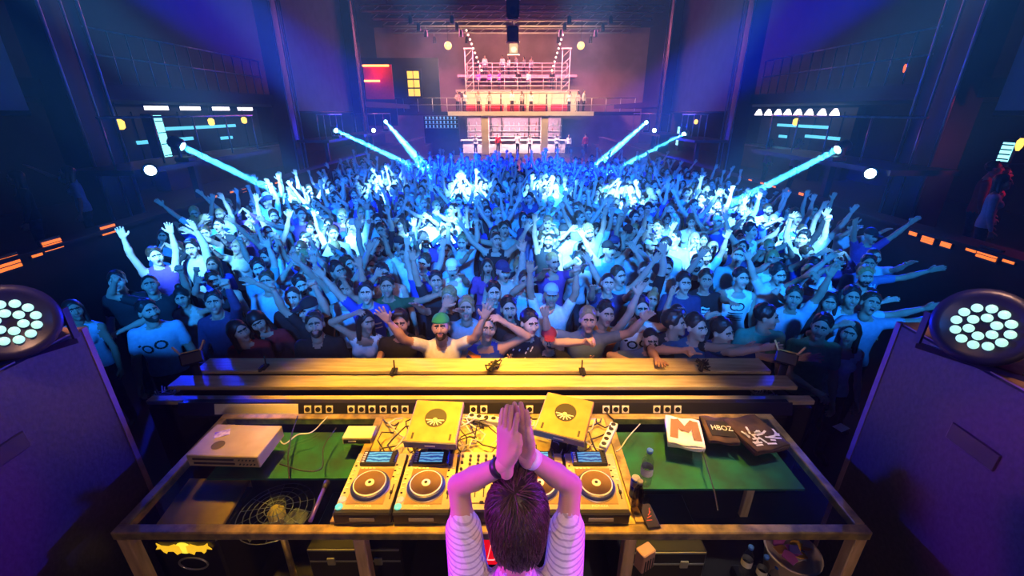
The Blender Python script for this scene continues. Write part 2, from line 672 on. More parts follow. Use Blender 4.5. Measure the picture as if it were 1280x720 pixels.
def hand_arrays(pose, vox):
    """right-of-picture hand: wrist at the origin, fingers along +z, palm towards -y, thumb towards -x"""
    s = SDF()
    FL = [(.030, .070), (.010, .079), (-.011, .073), (-.030, .057)]  # index on the thumb side
    curl = {'open': (8, 8, 8, 8), 'spread': (2, 2, 4, 6), 'fist': (88, 90, 92, 94), 'point': (3, 85, 90, 92), 'vee': (4, 4, 88, 90),
            'relaxed': (22, 26, 30, 34), 'flat': (1, 1, 1, 1), 'clasp': (2, 1, 3, 5), 'horns': (3, 88, 88, 4)}[pose]
    fan = {'clasp': 4.0, 'spread': 11, 'open': 5, 'vee': 9, 'horns': 6}.get(pose, 1.5)
    s.cap((0, 0, -.03), (0, 0, .01), .026, .026, SKIN, S=(1, .8, 1))
    for i, (x, L) in enumerate(FL):
        x = -x
        s.cap((x * .55, 0, .012), (x, 0, .088 - abs(i - 1) * .003), .016, .0125, SKIN, k=.014)
        ang = math.radians(fan * (1.4 - i)) * 1.0
        p = np.array((x, 0, .086 - abs(i - 1) * .003))
        tot = 0
        for seg, (fr, r0, r1) in enumerate(((.45, .0098, .0092), (.31, .0092, .0086), (.24, .0086, .0075))):
            tot += math.radians(curl[i]) * (1.0 if seg else .95)
            d = np.array((-math.sin(ang) * math.cos(min(tot, 1.5)), -math.sin(tot), math.cos(tot)))
            q = p + d / np.linalg.norm(d) * L * fr
            s.cap(p, q, r0 * (.92 if pose == 'clasp' else 1), r1 * (.92 if pose == 'clasp' else 1), SKIN, k=.002 if pose == 'clasp' else .005)
            p = q
    if pose in ('fist', 'point', 'vee', 'horns'):
        th = [(-.026, -.006, .022), (-.040, -.024, .046), (-.022, -.040, .066), (-.002, -.043, .070)]
    elif pose in ('flat', 'clasp'):
        th = [(-.026, -.002, .022), (-.040, -.006, .048), (-.044, -.008, .072), (-.043, -.009, .092)]
    else:
        th = [(-.026, -.002, .022), (-.052, -.010, .046), (-.066, -.014, .068), (-.074, -.016, .088)]
    for i in range(3):
        s.cap(th[i], th[i + 1], (.0155, .0112, .0098)[i], (.0115, .0098, .008)[i], SKIN, k=.010)
    return s.mesh(vox)


_HC = {}


def head_cached(*k):
    if ('h',) + k not in _HC:
        _HC[('h',) + k] = head_arrays(*k)
    return _HC[('h',) + k]


def hand_cached(*k):
    if k not in _HC:
        _HC[k] = hand_arrays(*k)
    return _HC[k]


def rotm(rx, ry, rz):
    return np.array(Matrix.Rotation(math.radians(rz), 3, 'Z') @ Matrix.Rotation(math.radians(ry), 3, 'Y') @ Matrix.Rotation(math.radians(rx), 3, 'X'))


def unit(v):
    v = np.array(v, float)
    return v / np.linalg.norm(v)


# arm poses in the body frame (figure faces -y): upper arm direction, forearm direction, hand shape, palm direction; written for the +x arm
ARMS = {
    'down': ((.22, -.05, -1), (.10, -.30, -1), 'relaxed', (-1, 0, 0)),
    'up': ((.25, -.25, 1), (.02, -.30, 1), 'open', (0, -1, 0)),
    'up_fist': ((.35, -.35, 1), (-.05, -.25, 1), 'fist', (0, -1, 0)),
    'up_out': ((.80, -.30, .85), (.45, -.30, 1), 'spread', (0, -1, 0)),
    'vee_up': ((.55, -.30, .95), (.42, -.35, 1), 'open', (0, -1, 0)),
    'fwd_up': ((.20, -.95, .55), (.05, -.85, .75), 'open', (0, -.4, -1)),
    'fwd': ((.20, -1, .15), (.02, -1, .30), 'open', (0, 0, -1)),
    'point': ((.20, -.90, .60), (-.10, -.85, .70), 'point', (0, -.3, -1)),
    'cross_up': ((-.05, -.85, .60), (-.65, -.55, .75), 'open', (0, -1, 0)),
    'out_up': ((.95, -.30, .35), (.70, -.55, .65), 'open', (0, -1, -.2)),
    'head': ((.75, -.15, .60), (-.85, -.15, .55), 'relaxed', (-.4, .2, -1)),
    'clap': ((.30, -.80, .45), (-.62, -.40, .75), 'flat', (-1, 0, 0)),
    'rest': ((.18, -.55, -.80), (-.55, -.80, -.05), 'relaxed', (0, 0, -1)),
    'vee': ((.55, -.60, -.30), (.25, -.55, 1), 'vee', (0, -1, 0)),
    'phone': ((.20, -.75, .20), (-.20, -.55, .95), 'fist', (0, -1, 0)),
    'hip': ((.70, .10, -.75), (-.55, -.30, -.80), 'relaxed', (-1, 0, 0)),
    'wave': ((.85, -.15, .30), (.25, -.25, 1), 'spread', (0, -1, 0)),
}


def person_arrays(spec, vox=.018, hvox=.0085, fvox=.0062):
    """spec: a, b = arm on the -x / +x side (name in ARMS or a 4-tuple written for that side), sex, sleeve, lean (deg rx, ry), head (rx, ry, rz)"""
    f = spec.get('sex', 'm') == 'f'
    s = SDF()
    W = .90 if f else 1.0
    W *= spec.get('bulk', 1.0)
    L = rotm(spec.get('lean', (0, 0))[0], spec.get('lean', (0, 0))[1], spec.get('twist', 0))
    piv = V3(0, 0, .95)
    up = lambda p: piv + L @ (np.array(p, float) - piv)
    R = L
    low_cut = spec.get('neck', 'tee')
    # torso
    s.cap(up((0, .0, 1.00)), up((0, .0, 1.31)), .150 * W, (.165 if f else .178) * W, SHIRT, S=(1, .64, 1), R=R, k=.03)
    s.cap(up((-.135 * W, .0, 1.385)), up((.135 * W, 0, 1.385)), .066, .066, SHIRT, k=.05)
    s.cap(up((0, 0, .97)), up((0, 0, .90)), .158 if f else .150, .15, SHIRT, S=(1, .70, 1), R=R, k=.03)
    if f:
        for q in (-1, 1):
            s.ball(up((q * .068, -.085, 1.275)), .062, SHIRT, k=.03)
    else:
        s.ball(up((0, -.055, 1.30)), 1.0, SHIRT, S=(.14, .065, .09), R=R, k=.04)
    for q in (-1, 1):
        s.cap(up((q * .02, .022, 1.475)), up((q * .125 * W, .008, 1.415)), .042, .036, SHIRT if low_cut != 'tank' else SKIN, k=.03)
    hp = np.array(spec.get('headpos', (0, -.035, 1.640)))
    hb = up(hp)
    s.cap(up((0, .012, 1.43)), hb + L @ V3(0, .02, -.09), .055 if not f else .047, .050 if not f else .043, SKIN, k=.02)
    if low_cut == 'tank':
        s.ball(up((0, -.075, 1.415)), 1.0, SKIN, S=(.070, .030, .060), R=R, k=.012)
    elif low_cut == 'vee':
        s.ball(up((0, -.062, 1.435)), 1.0, SKIN, S=(.046, .034, .05), R=R, k=.012)
    else:
        s.ball(up((0, -.042, 1.462)), 1.0, SKIN, S=(.062, .035, .03), R=R, k=.012)
    # legs
    st = spec.get('stance', .10)
    for q in (-1, 1):
        s.cap((q * .075, 0, .90), (q * st, -.03, .50), .092, .066, PANTS, k=.03)
        s.cap((q * st, -.03, .50), (q * (st + .01), .02, .10), .064, .048, PANTS, k=.02)
        s.cap((q * (st + .01), .03, .045), (q * (st + .03), -.15, .04), .042, .038, SHOE, k=.015)
    s.cap((-.05, 0, .93), (.05, 0, .93), .125, .125, PANTS, S=(1, .8, 1), k=.03)
    # arms
    hands = []
    slv = spec.get('sleeve', 'short')
    for q, key in ((-1, 'a'), (1, 'b')):
        ap = spec.get(key, 'down')
        if isinstance(ap, str):
            u, w, hpz, pn = ARMS[ap]
            if q < 0:
                u, w, pn = [(-x[0], x[1], x[2]) for x in (u, w, pn)]
        else:
            u, w, hpz, pn = ap[:4]
        hd = L @ unit(ap[4]) if not isinstance(ap, str) and len(ap) > 4 else None
        u, w = L @ unit(u), L @ unit(w)
        lift = max(0, u[2])
        sh = up((q * (.178 * W - .025 * lift), -.02 * lift, 1.390 + .05 * lift))
        el = sh + u * .285
        wr = el + w * .255
        ts = SHIRT
        ar_ = spec.get('armr', .85 if f else 1.0)
        s.cap(sh, el, .049 * ar_, .040 * ar_, SHIRT if slv == 'long' else SKIN, k=.03)
        if slv == 'short':
            s.cap(sh - u * .02, sh + u * .155, .064, .058, SHIRT, k=.01)
        elif slv == 'none':
            s.ball(sh, .058 if not f else .05, SKIN, k=.02)
        else:
            s.cap(sh, el, .056, .050, SHIRT, k=.02)
        s.cap(el, el + w * .09, .041 * ar_, .043 * ar_, SHIRT if slv == 'long' else SKIN, k=.012)
        s.cap(el + w * .09, wr, .042 * ar_, .027, SHIRT if slv == 'long' else SKIN, k=.012)
        if slv == 'long':
            s.cap(el, el + w * .20, .047, .036, SHIRT, k=.012)
        hands.append((q, wr, w if hd is None else hd, hpz, np.array(pn, float)))
    sp = Soup()
    bv, bf, bt = s.mesh(vox)
    lz = (((bv[bf].mean(1)) - piv) @ L + piv)
    core = np.abs(lz[:, 0]) < .20
    bt[(bt == SHIRT) & (lz[:, 2] < spec.get('hem', .90)) & core] = PANTS
    bt[(bt == PANTS) & (lz[:, 2] >= spec.get('hem', .90))] = SHIRT
    sp.add(bv, bf, bt)
    hr = spec.get('head', (0, 0, 0))
    HM = np.eye(4)
    HM[:3, :3] = L @ rotm(*hr)
    HM[:3, 3] = hb
    sp.add(*head_cached(hvox, f, spec.get('beard', False), spec.get('mouth', False)), M=HM)
    for q, wr, w, hpz, pn in hands:
        z = w
        y = -(pn - z * (pn @ z))
        y = y / max(np.linalg.norm(y), 1e-6)
        x = np.cross(y, z)
        M = np.eye(4)
        M[:3, :3] = np.stack([x * (1 if q > 0 else 1), y, z], 1)
        # thumb points inwards: mirror for the other hand
        mir = np.diag([1.0, 1, 1, 1])
        if spec.get('thumb', None) is not None:
            pass
        if q < 0:
            mir[0, 0] = -1
        M = M @ mir
        M[:3, :3] *= (.92 if f else 1.03)
        M[:3, 3] = wr + w * .012
        sp.add(*hand_cached(hpz, fvox), M=M)
    v, fc, t = sp.arrays()
    return v, fc, t, HM


# ------------------------------------------------------------------ hair, caps and hats (local to the head)
def hair_arrays(style, vox=.011):
    s = SDF()
    t = 0
    if style in ('short', 'quiff', 'curly'):
        g = {'short': 0, 'quiff': .004, 'curly': .010}[style]
        s.ball((0, .022, .038), 1.0, t, S=(.083 + g, .104 + g, .096 + g))
        if style != 'curly':
            r = random.Random(17)
            for i in range(34):
                a, b = 2 * PI * i / 34 * 2.6, .25 + 1.15 * i / 34
                p0 = np.array((.078 * math.sin(b) * math.cos(a), .022 + .1 * math.sin(b) * math.sin(a), .04 + .094 * math.cos(b)))
                b += .35
                a += r.uniform(-.3, .3)
                p1 = np.array((.082 * math.sin(b) * math.cos(a), .022 + .104 * math.sin(b) * math.sin(a), .042 + .096 * math.cos(b)))
                s.cap(p0, p1, .016, .009, t, k=.006)
        if style == 'quiff':
            s.cap((-.03, -.062, .112), (.03, -.062, .112), .028, .026, t, k=.02)
        if style == 'curly':
            r = random.Random(3)
            for i in range(40):
                a, b = r.uniform(0, 2 * PI), r.uniform(.05, 1.3)
                s.ball((.088 * math.sin(b) * math.cos(a), .022 + .11 * math.sin(b) * math.sin(a), .038 + .1 * math.cos(b)), .018, t, k=.01)
        s.ball((0, -.090, -.010), 1.0, t, S=(.070, .072, .106), k=.008, op='sub')
        s.ball((0, -.02, -.09), 1.0, t, S=(.2, .068, .075), k=.008, op='sub')
        s.ball((0, .06, -.13), 1.0, t, S=(.2, .2, .065), k=.008, op='sub')
    elif style == 'buzz':
        s.ball((0, .019, .033), 1.0, t, S=(.0785, .0985, .0905))
        s.ball((0, -.088, -.012), 1.0, t, S=(.07, .068, .102), k=.004, op='sub')
        s.ball((0, .0, -.10), 1.0, t, S=(.2, .2, .075), k=.004, op='sub')
    elif style in ('long', 'ponytail', 'fringe'):
        s.ball((0, .022, .036), 1.0, t, S=(.086, .106, .098))
        if style != 'ponytail':
            for q in (-1, 1):
                s.cap((q * .070, .018, .02), (q * .085, .010, -.19), .028, .022, t, k=.02)
                s.cap((q * .045, .07, .0), (q * .06, .075, -.24), .045, .03, t, S=(1, .7, 1), k=.03)
            s.cap((0, .08, .02), (0, .095, -.25), .06, .04, t, S=(1, .6, 1), k=.03)
        else:
            s.cap((0, .115, .06), (0, .16, .03), .028, .03, t, k=.01)
            s.cap((0, .16, .03), (0, .165, -.16), .03, .012, t, k=.02)
        s.ball((0, -.092, -.03 if style != 'fringe' else -.045), 1.0, t, S=(.062, .08, .112 if style != 'fringe' else .09), k=.01, op='sub')
    elif style == 'bun':
        s.ball((0, .022, .036), 1.0, t, S=(.085, .105, .097))
        s.ball((0, .06, .135), .042, t, k=.015)
        s.ball((0, -.092, -.028), 1.0, t, S=(.062, .076, .098), k=.01, op='sub')
        s.ball((0, .0, -.13), 1.0, t, S=(.2, .2, .075), k=.008, op='sub')
    elif style == 'cap':      # baseball cap, peak towards the back or front set by the caller
        s.ball((0, .020, .050), 1.0, t, S=(.086, .106, .092))
        s.cap((0, -.085, .062), (0, -.15, .052), .055, .052, t, S=(1.15, 1, .16), k=.008)
        s.ball((0, .0, -.055), 1.0, t, S=(.3, .3, .10), k=.004, op='sub')
    elif style == 'capback':
        s.ball((0, .018, .048), 1.0, t, S=(.087, .107, .094))
        s.cap((0, .095, .045), (0, .16, .020), .055, .050, t, S=(1.15, 1, .16), k=.008)
        s.ball((0, .0, -.055), 1.0, t, S=(.3, .3, .10), k=.004, op='sub')
    elif style == 'hat':      # brimmed hat
        s.cap((0, .018, .06), (0, .018, .125), .088, .075, t, S=(1, 1.18, 1))
        s.ball((0, .018, .055), 1.0, t, S=(.155, .175, .012), k=.01)
        s.ball((0, .0, -.055), 1.0, t, S=(.3, .3, .09), k=.004, op='sub')
    return s.mesh(vox)


_HAIRME = {}


def hair_mesh(style, vox=.011):
    if (style, vox) not in _HAIRME:
        v, f, t = hair_arrays(style, vox)
        _HAIRME[(style, vox)] = np_mesh('hair', v, f, t * 0, [M_hair if style not in ('cap', 'capback', 'hat') else M_shirt])
    return _HAIRME[(style, vox)]


def put_person(me, HM, loc, rz, scale, shirt, hair, haircol, label, group, name='person'):
    o = link(bpy.data.objects.new(name, me))
    o.location = loc
    o.rotation_euler = (0, 0, rz)
    o.scale = (scale,) * 3
    o.color = (*shirt, 1)
    tag(o, label, 'person', group)
    if hair:
        nm = {'cap': 'cap', 'capback': 'cap', 'hat': 'hat'}.get(hair, 'hair')
        h = link(bpy.data.objects.new(nm, hair_mesh(hair)))
        h.parent = o
        h.matrix_local = Matrix(HM.tolist())
        h.color = (*haircol, 1)
    return o

# ------------------------------------------------------------------ the crowd
WHITE, GREY, BLACK, NAVY = (.75, .75, .75), (.30, .30, .32), (.018, .018, .02), (.03, .04, .12)
BLUE_T, LBLUE, GREEN_T, RED_T, ORANGE_T, PURPLE_T = (.02, .06, .45), (.35, .48, .62), (.02, .09, .04), (.36, .02, .03), (.85, .16, .02), (.15, .05, .25)
BROWN_H, BLACK_H, BLOND_H, DKBR_H = (.05, .028, .015), (.012, .010, .010), (.32, .20, .08), (.03, .017, .010)


def text_arrays(body, size=1.0):
    cu = bpy.data.curves.new('lettering', 'FONT')
    cu.body = body
    cu.size = size
    cu.align_x, cu.align_y = 'CENTER', 'CENTER'
    o = link(bpy.data.objects.new('lettering', cu))
    dg = bpy.context.evaluated_depsgraph_get()
    me = o.evaluated_get(dg).to_mesh()
    v = [tuple(p.co) for p in me.vertices]
    f = [tuple(p.vertices) for p in me.polygons]
    o.evaluated_get(dg).to_mesh_clear()
    bpy.data.objects.remove(o)
    bpy.data.curves.remove(cu)
    return v, f


def stroke_quads(pl, w):
    """a polyline as a strip of short quads in the plane"""
    v, f = [], []
    for (x0, y0), (x1, y1) in zip(pl[:-1], pl[1:]):
        L = math.hypot(x1 - x0, y1 - y0)
        n = max(1, int(L / .02))
        nx, ny = -(y1 - y0) / L * w / 2, (x1 - x0) / L * w / 2
        for k in range(n):
            a, b = k / n, (k + 1) / n
            o = len(v)
            xa, ya, xb, yb = x0 + (x1 - x0) * a, y0 + (y1 - y0) * a, x0 + (x1 - x0) * b, y0 + (y1 - y0) * b
            v += [(xa - nx, ya - ny), (xb - nx, yb - ny), (xb + nx, yb + ny), (xa + nx, ya + ny)]
            f.append((o, o + 1, o + 2, o + 3))
    return v, f


def arc(cx, cy, r, a0, a1, n=12):
    return [(cx + r * math.cos(math.radians(a0 + (a1 - a0) * i / n)), cy + r * math.sin(math.radians(a0 + (a1 - a0) * i / n))) for i in range(n + 1)]


def chest_print(person, arrays, strokes, m, cz=1.25):
    """flat ink laid on the front of the shirt, following the body"""
    bv, bf = arrays
    bvh = BVHTree.FromPolygons([tuple(p) for p in bv], [tuple(q) for q in bf])
    mb = MB()
    for pl, w in strokes:
        v, f = stroke_quads(pl, w)
        vv = []
        for x, z in v:
            hit = bvh.ray_cast(Vector((x, -.8, cz + z)), Vector((0, 1, 0)))
            y = hit[0].y if hit[0] is not None else -.09
            vv.append((x, y - .004, cz + z))
        mb.add(vv, f)
    o = mb.build('shirt_print', m, person)
    if len(strokes) > 2:
        o['kind'] = 'stuff'
    return o


M_ink_w = mat('white_ink', (.8, .8, .8), .8, var=.1)
M_ink_k = mat('black_ink', (.01, .01, .01), .8, var=.1)
M_ink_g = mat('green_ink', (.05, .35, .12), .8, var=.1)
M_ink_o = mat('orange_ink', (.8, .22, .02), .8, var=.1)
M_ink_y = mat('yellow_ink', (.8, .6, .05), .8, var=.1)
M_ink_b = mat('sky_blue_ink', (.35, .6, .9), .8, var=.1)

wob = lambda seed, x0, x1, y, w: [([(x0 + (x1 - x0) * i / 9, y + random.Random(seed * 31 + i).uniform(-.018, .018)) for i in range(10)], w)]
PRINTS = {
    'rings': (M_ink_k, [(arc(-.06, 0, .045, 0, 360), .02), (arc(.06, .03, .045, 0, 360), .02), ([(-.14, .03), (-.11, .05)], .02)]),
    'double_c': (M_ink_k, [(arc(-.028, .04, .05, 50, 310), .018), (arc(.028, .04, .05, 230, 490), .018), ([(-.09, -.055), (.09, -.055)], .014),
                           ([(-.09, -.09), (.09, -.09)], .008), ([(-.09, -.12), (.09, -.12)], .012), ([(-.09, -.15), (.09, -.15)], .008)]),
    'bird': (M_ink_k, [([(0, .08), (0, -.09)], .035), ([(-.085, .02), (-.03, -.05), (-.01, .01)], .03), ([(.085, .02), (.03, -.05), (.01, .01)], .03)]),
    'green_scrawl': (M_ink_g, wob(1, -.09, .09, .03, .02) + wob(2, -.08, .08, -.01, .016) + wob(3, -.09, .09, -.05, .02)),
    'white_scrawl': (M_ink_w, wob(4, -.08, .08, .05, .02) + wob(5, -.09, .09, .01, .03) + wob(6, -.07, .07, -.04, .025) + wob(7, -.06, .06, -.08, .02)),
    'jersey': (M_ink_b, wob(8, -.05, .09, -.02, .022) + [([(-.02, -.06), (-.02, -.11)], .022), ([(.02, -.06), (.02, -.11)], .022)]),
    'stripes': (M_ink_w, [([(-.14, .03), (.14, .03)], .016), ([(-.14, -.03), (.14, -.03)], .016)]),
    'plaid': (M_ink_b, [([(x, .13), (x, -.22)], .014) for x in (-.12, -.07, -.02, .03, .08, .13)] + [([(-.14, y), (.14, y)], .010) for y in (.1, .04, -.02, -.08, -.14)]),
    'yellow_mark': (M_ink_y, [([(.03, .02), (.06, -.02)], .03)]),
    'tie': (M_ink_k, [([(0, .10), (0, -.06)], .03)]),
    'orange_collar': (M_ink_o, [([(-.12, .14), (-.05, .11), (0, .10)], .05)]),
    'mottled': (M_ink_w, [([(random.Random(i).uniform(-.13, .13), random.Random(i + 50).uniform(-.2, .14))] * 1 + [(random.Random(i).uniform(-.13, .13) + .012, random.Random(i + 50).uniform(-.2, .14) + .02)], .012) for i in range(26)]),
}

# px, py of the head in the photograph, pose, clothes, hair, label
P = lambda px, py, a, b, shirt, hair, hc, label, **k: dict(px=px, py=py, a=a, b=b, shirt=shirt, hair=hair, hc=hc, label=label, **k)
FRONT = [
    P(92, 388, 'down', 'down', LBLUE, 'long', BLACK_H, 'long-haired person in pale tank top standing alone in the dark beside the speaker', sex='f', neck='tank', sleeve='none', head=(-10, 0, 40)),
    P(147, 352, 'down', 'rest', BLACK, 'short', BLACK_H, 'man in black t-shirt at the outer edge of the crowd, forearm across his waist', head=(-8, 0, 20)),
    P(188, 356, ((-.75, -.3, .5), (.55, -.35, .75), 'fist', (0, -1, 0)), ((.75, -.3, .5), (.15, -.35, 1), 'fist', (0, -1, 0)), BLACK, 'buzz', BLACK_H, 'man in black t-shirt flexing both arms with clenched fists above his head', head=(-15, 0, 25)),
    P(186, 389, 'down', 'down', LBLUE, 'short', BLACK_H, 'man in pale blue t-shirt printed with two dark rings', prt='rings', beard=True, head=(-10, 0, 30), twist=20),
    P(268, 378, 'down', ((.3, -.5, .6), (.0, -.3, 1), 'point', (0, -1, 0)), NAVY, 'short', BLACK_H, 'man in navy top pointing one finger straight up in front of his face', sleeve='long', head=(-12, 0, 15)),
    P(299, 414, 'rest', 'rest', RED_T, 'long', BLACK_H, 'dark-haired woman in red sleeves leaning on the barrier, head turned aside', sex='f', sleeve='long', lean=(8, -6), head=(-8, 0, 50)),
    P(322, 402, 'rest', 'down', RED_T, 'fringe', BLACK_H, 'woman with dark fringe in red jacket leaning over her friend', sex='f', sleeve='long', lean=(10, -10), head=(0, -10, 20)),
    P(334, 352, 'down', 'cross_up', LBLUE, 'short', BROWN_H, 'man in light blue shirt behind the red-sleeved women, one arm swept across', head=(-10, 0, 10)),
    P(366, 372, 'down', 'down', BLACK, 'buzz', (.05, .035, .03), 'shaven-headed man in black t-shirt standing with both arms down', head=(-5, 0, 10), bulk=1.08, neck='vee'),
    P(394, 406, 'down', 'down', BLACK, 'short', DKBR_H, 'man in black t-shirt with stubble gazing upward, arms down at the barrier', head=(-16, 0, 12), beard=True, neck='vee'),
    P(432, 362, 'down', 'up', LBLUE, 'short', BLACK_H, 'man in pale blue tank top with dark trim raising one arm', neck='tank', sleeve='none', head=(-12, 0, 10)),
    P(458, 402, 'head', 'fwd', WHITE, 'long', BLACK_H, 'woman in white top with one hand behind her head and one arm forward', sex='f', neck='tank', sleeve='none', head=(-12, 0, 35), lean=(4, 10)),
    P(458, 366, 'vee_up', 'down', BLUE_T, 'short', BLACK_H, 'man in blue shirt with two white chest stripes raising an arm', prt='stripes', head=(-10, 0, 5)),
    P(500, 404, 'down', 'rest', BLACK, 'quiff', BLACK_H, 'man in black t-shirt with scrawled green print pressed to the barrier', prt='green_scrawl', head=(-8, 0, 6)),
    P(484, 358, ((-.85, -.3, .45), (-.15, -.3, 1), 'fist', (0, -1, 0)), ((.85, -.5, .30), (.85, -.4, .45), 'open', (0, -1, 0)), GREEN_T, 'short', DKBR_H, 'man in dark green t-shirt holding both arms spread wide and raised', head=(-10, 0, 5), prt='yellow_mark'),
    P(551, 409, ((-.55, -.5, .55), (-.45, -.3, 1), 'spread', (0, -1, 0)), ((.55, -.5, .55), (.35, -.3, 1), 'spread', (0, -1, 0)), WHITE, 'capback', (.03, .30, .08), 'man in green cap and white t-shirt throwing both arms up in a V', prt='bird', head=(-18, 0, 0), beard=True, neck='vee'),
    P(545, 352, 'up', 'down', BLACK, 'short', BLACK_H, 'man in black top behind the green cap, one arm up', head=(-14, 0, 10)),
    P(583, 386, ((-.35, -.6, .4), (.45, -.3, 1), 'open', (0, -1, 0)), ((.1, -.7, .3), (.15, -.3, 1), 'open', (0, -1, 0)), LBLUE, 'short', BLOND_H, 'blond person in grey-blue t-shirt with both hands lifted beside the face', head=(-18, 0, 0)),
    P(609, 412, 'down', 'head', BLUE_T, 'short', DKBR_H, 'man in royal blue sleeveless jersey with orange collar, hand on his head', prt='jersey', prt2='orange_collar', neck='tank', sleeve='none', head=(-10, 0, 8), lean=(0, 6)),
    P(617, 366, 'down', 'down', NAVY, 'short', BLACK_H, 'man in plain navy t-shirt standing behind the blue jersey, arms down', head=(-8, 0, 10), bulk=1.1),
    P(636, 386, 'down', 'down', BLACK, 'short', BLACK_H, 'smiling man in black t-shirt with small yellow mark on the chest', prt='yellow_mark', mouth=True, head=(-10, 0, 8)),
    P(657, 352, 'cross_up', 'down', LBLUE, 'short', BROWN_H, 'man in sky blue shirt behind the smiling man, arm crossed up', head=(-10, 0, 0)),
    P(662, 404, 'down', ((.45, -.75, .55), (.75, -.45, .40), 'fist', (0, -1, 0)), (.03, .03, .045), 'short', BLACK_H, 'man in dark speckled shirt stretching one arm up to the side', prt='mottled', head=(-8, 0, 25), lean=(0, 8)),
    P(689, 369, 'up', 'up_fist', WHITE, 'cap', (.35, .5, .6), 'man in pale cap and bright shirt raising both arms, third row', head=(-8, 0, 0), bulk=1.1),
    P(686, 424, 'vee', 'vee', BLACK, 'cap', (.30, .03, .06), 'short person in red cap making V signs with both hands over the barrier', head=(-6, 0, 0)),
    P(735, 400, ((-.75, -.35, .45), (-.1, -.5, .9), 'open', (0, -1, 0)), ((.75, -.35, .45), (.3, -.5, .85), 'open', (0, -1, 0)), (.16, .24, .34), 'short', BLOND_H, 'fair-haired man in slate blue t-shirt with sleeves raised to both sides', head=(-10, 0, 0), bulk=1.06),
    P(757, 392, 'down', 'up', ORANGE_T, 'short', BLACK_H, 'man in bright orange vest with one straight arm raised', neck='tank', sleeve='none', head=(-8, 0, 15), lean=(0, 8)),
    P(760, 354, 'fwd_up', 'fwd_up', NAVY, 'buzz', BLACK_H, 'close-cropped man in navy top reaching both arms forward behind the orange vest', head=(-10, 0, 0)),
    P(801, 386, 'down', 'out_up', WHITE, 'short', BLACK_H, 'bearded man in white ring-printed vest stretching an arm out flat', prt='rings', beard=True, neck='tank', sleeve='none', head=(-8, 0, 5)),
    P(843, 404, 'fwd', ((.6, -.6, .25), (.75, -.5, .35), 'open', (0, -1, 0)), BLACK, 'quiff', BLACK_H, 'dark-haired man in profile in black t-shirt pointing past the barrier', head=(-8, 0, 65)),
    P(813, 424, ((-.9, -.4, .2), (.8, -.55, .1), 'open', (0, 0, -1)), 'down', (.12, .2, .3), 'buzz', BLACK_H, 'short man ducking low behind the barrier with his arm across', head=(4, 0, 5)),
    P(855, 354, 'down', 'down', NAVY, 'short', BLACK_H, 'man in navy shirt with dark brows behind the pointing man', head=(-8, 0, 5)),
    P(882, 350, 'down', 'down', BLACK, 'short', DKBR_H, 'man in black t-shirt with large pale skull-like print', prt='white_scrawl', head=(-8, 0, -5)),
    P(873, 412, ((-.6, -.7, .2), (.65, -.6, .4), 'point', (0, -1, 0)), ((.35, -.8, .35), (.7, -.5, .5), 'spread', (0, -1, -.3)), (.03, .10, .20), 'short', BLACK_H, 'man in teal shirt reaching both arms sideways over the barrier', head=(-6, 0, 30)),
    P(926, 348, 'fwd', 'down', WHITE, 'short', BLACK_H, 'person in white vest with black interlocking rings emblem and stripes', prt='double_c', neck='tank', sleeve='none', head=(-8, 0, 10)),
    P(908, 420, 'down', ((.75, -.6, .25), (.8, -.45, .45), 'spread', (0, -1, -.2)), NAVY, 'short', BLACK_H, 'man in navy t-shirt at the end of the barrier stretching his open hand out', head=(-4, 0, 40), lean=(6, 0)),
    P(958, 396, 'down', 'down', (.12, .35, .25), 'short', BLACK_H, 'person in green t-shirt seen side-on near the end of the barrier', head=(0, 0, 70)),
    P(992, 372, 'rest', 'up', LBLUE, 'short', DKBR_H, 'man in light blue t-shirt lifting one arm beside the hatted person', head=(-8, 0, -15)),
    P(1028, 366, 'out_up', 'out_up', WHITE, 'hat', WHITE, 'person in white brimmed hat and white top with arms out', sex='f', neck='tank', sleeve='none', head=(-8, 0, -10)),
    P(1036, 378, 'down', 'down', BLACK, 'long', BLACK_H, 'woman in black with long dark hair in front of the white hat', sex='f', head=(-6, 0, -15)),
    P(1064, 372, 'down', 'out_up', LBLUE, 'short', BLACK_H, 'man in pale shirt squeezed behind the wide-armed man', head=(-8, 0, -10)),
    P(1088, 380, ((-.6, -.3, -.6), (-.4, -.7, -.4), 'relaxed', (0, 0, -1)), ((.9, -.3, .35), (.9, -.25, .5), 'spread', (0, -1, 0)), (.20, .28, .40), 'short', DKBR_H, 'man in open grey-blue shirt with head thrown back and arm flung out', head=(-20, 10, -10), mouth=True),
    P(1085, 330, 'down', 'out_up', (.08, .14, .3), 'short', BLACK_H, 'man in checked plaid shirt holding one arm out to the side', prt='plaid', head=(-8, 0, -15)),
    P(1031, 412, 'rest', 'down', (.25, .45, .25), 'short', BLACK_H, 'person in pale green t-shirt huddled near the gold floodlight', head=(-4, 0, -30)),
    P(1062, 416, 'head', 'down', WHITE, 'long', DKBR_H, 'dark-haired woman in white crop top at the corner by the tall speaker', sex='f', neck='tank', sleeve='none', head=(-4, 0, -30)),
]

CROWD_XY = []
t_people = time.time()


def feet_for(px, py, HM, rz, sc):
    hz_ = HM[2, 3] * sc
    tgt = at_z(px, py, hz_)
    off = Matrix.Rotation(rz, 3, 'Z') @ Vector((HM[0, 3], HM[1, 3], 0)) * sc
    return Vector((tgt.x - off.x, max(tgt.y - off.y, 3.72), 0))


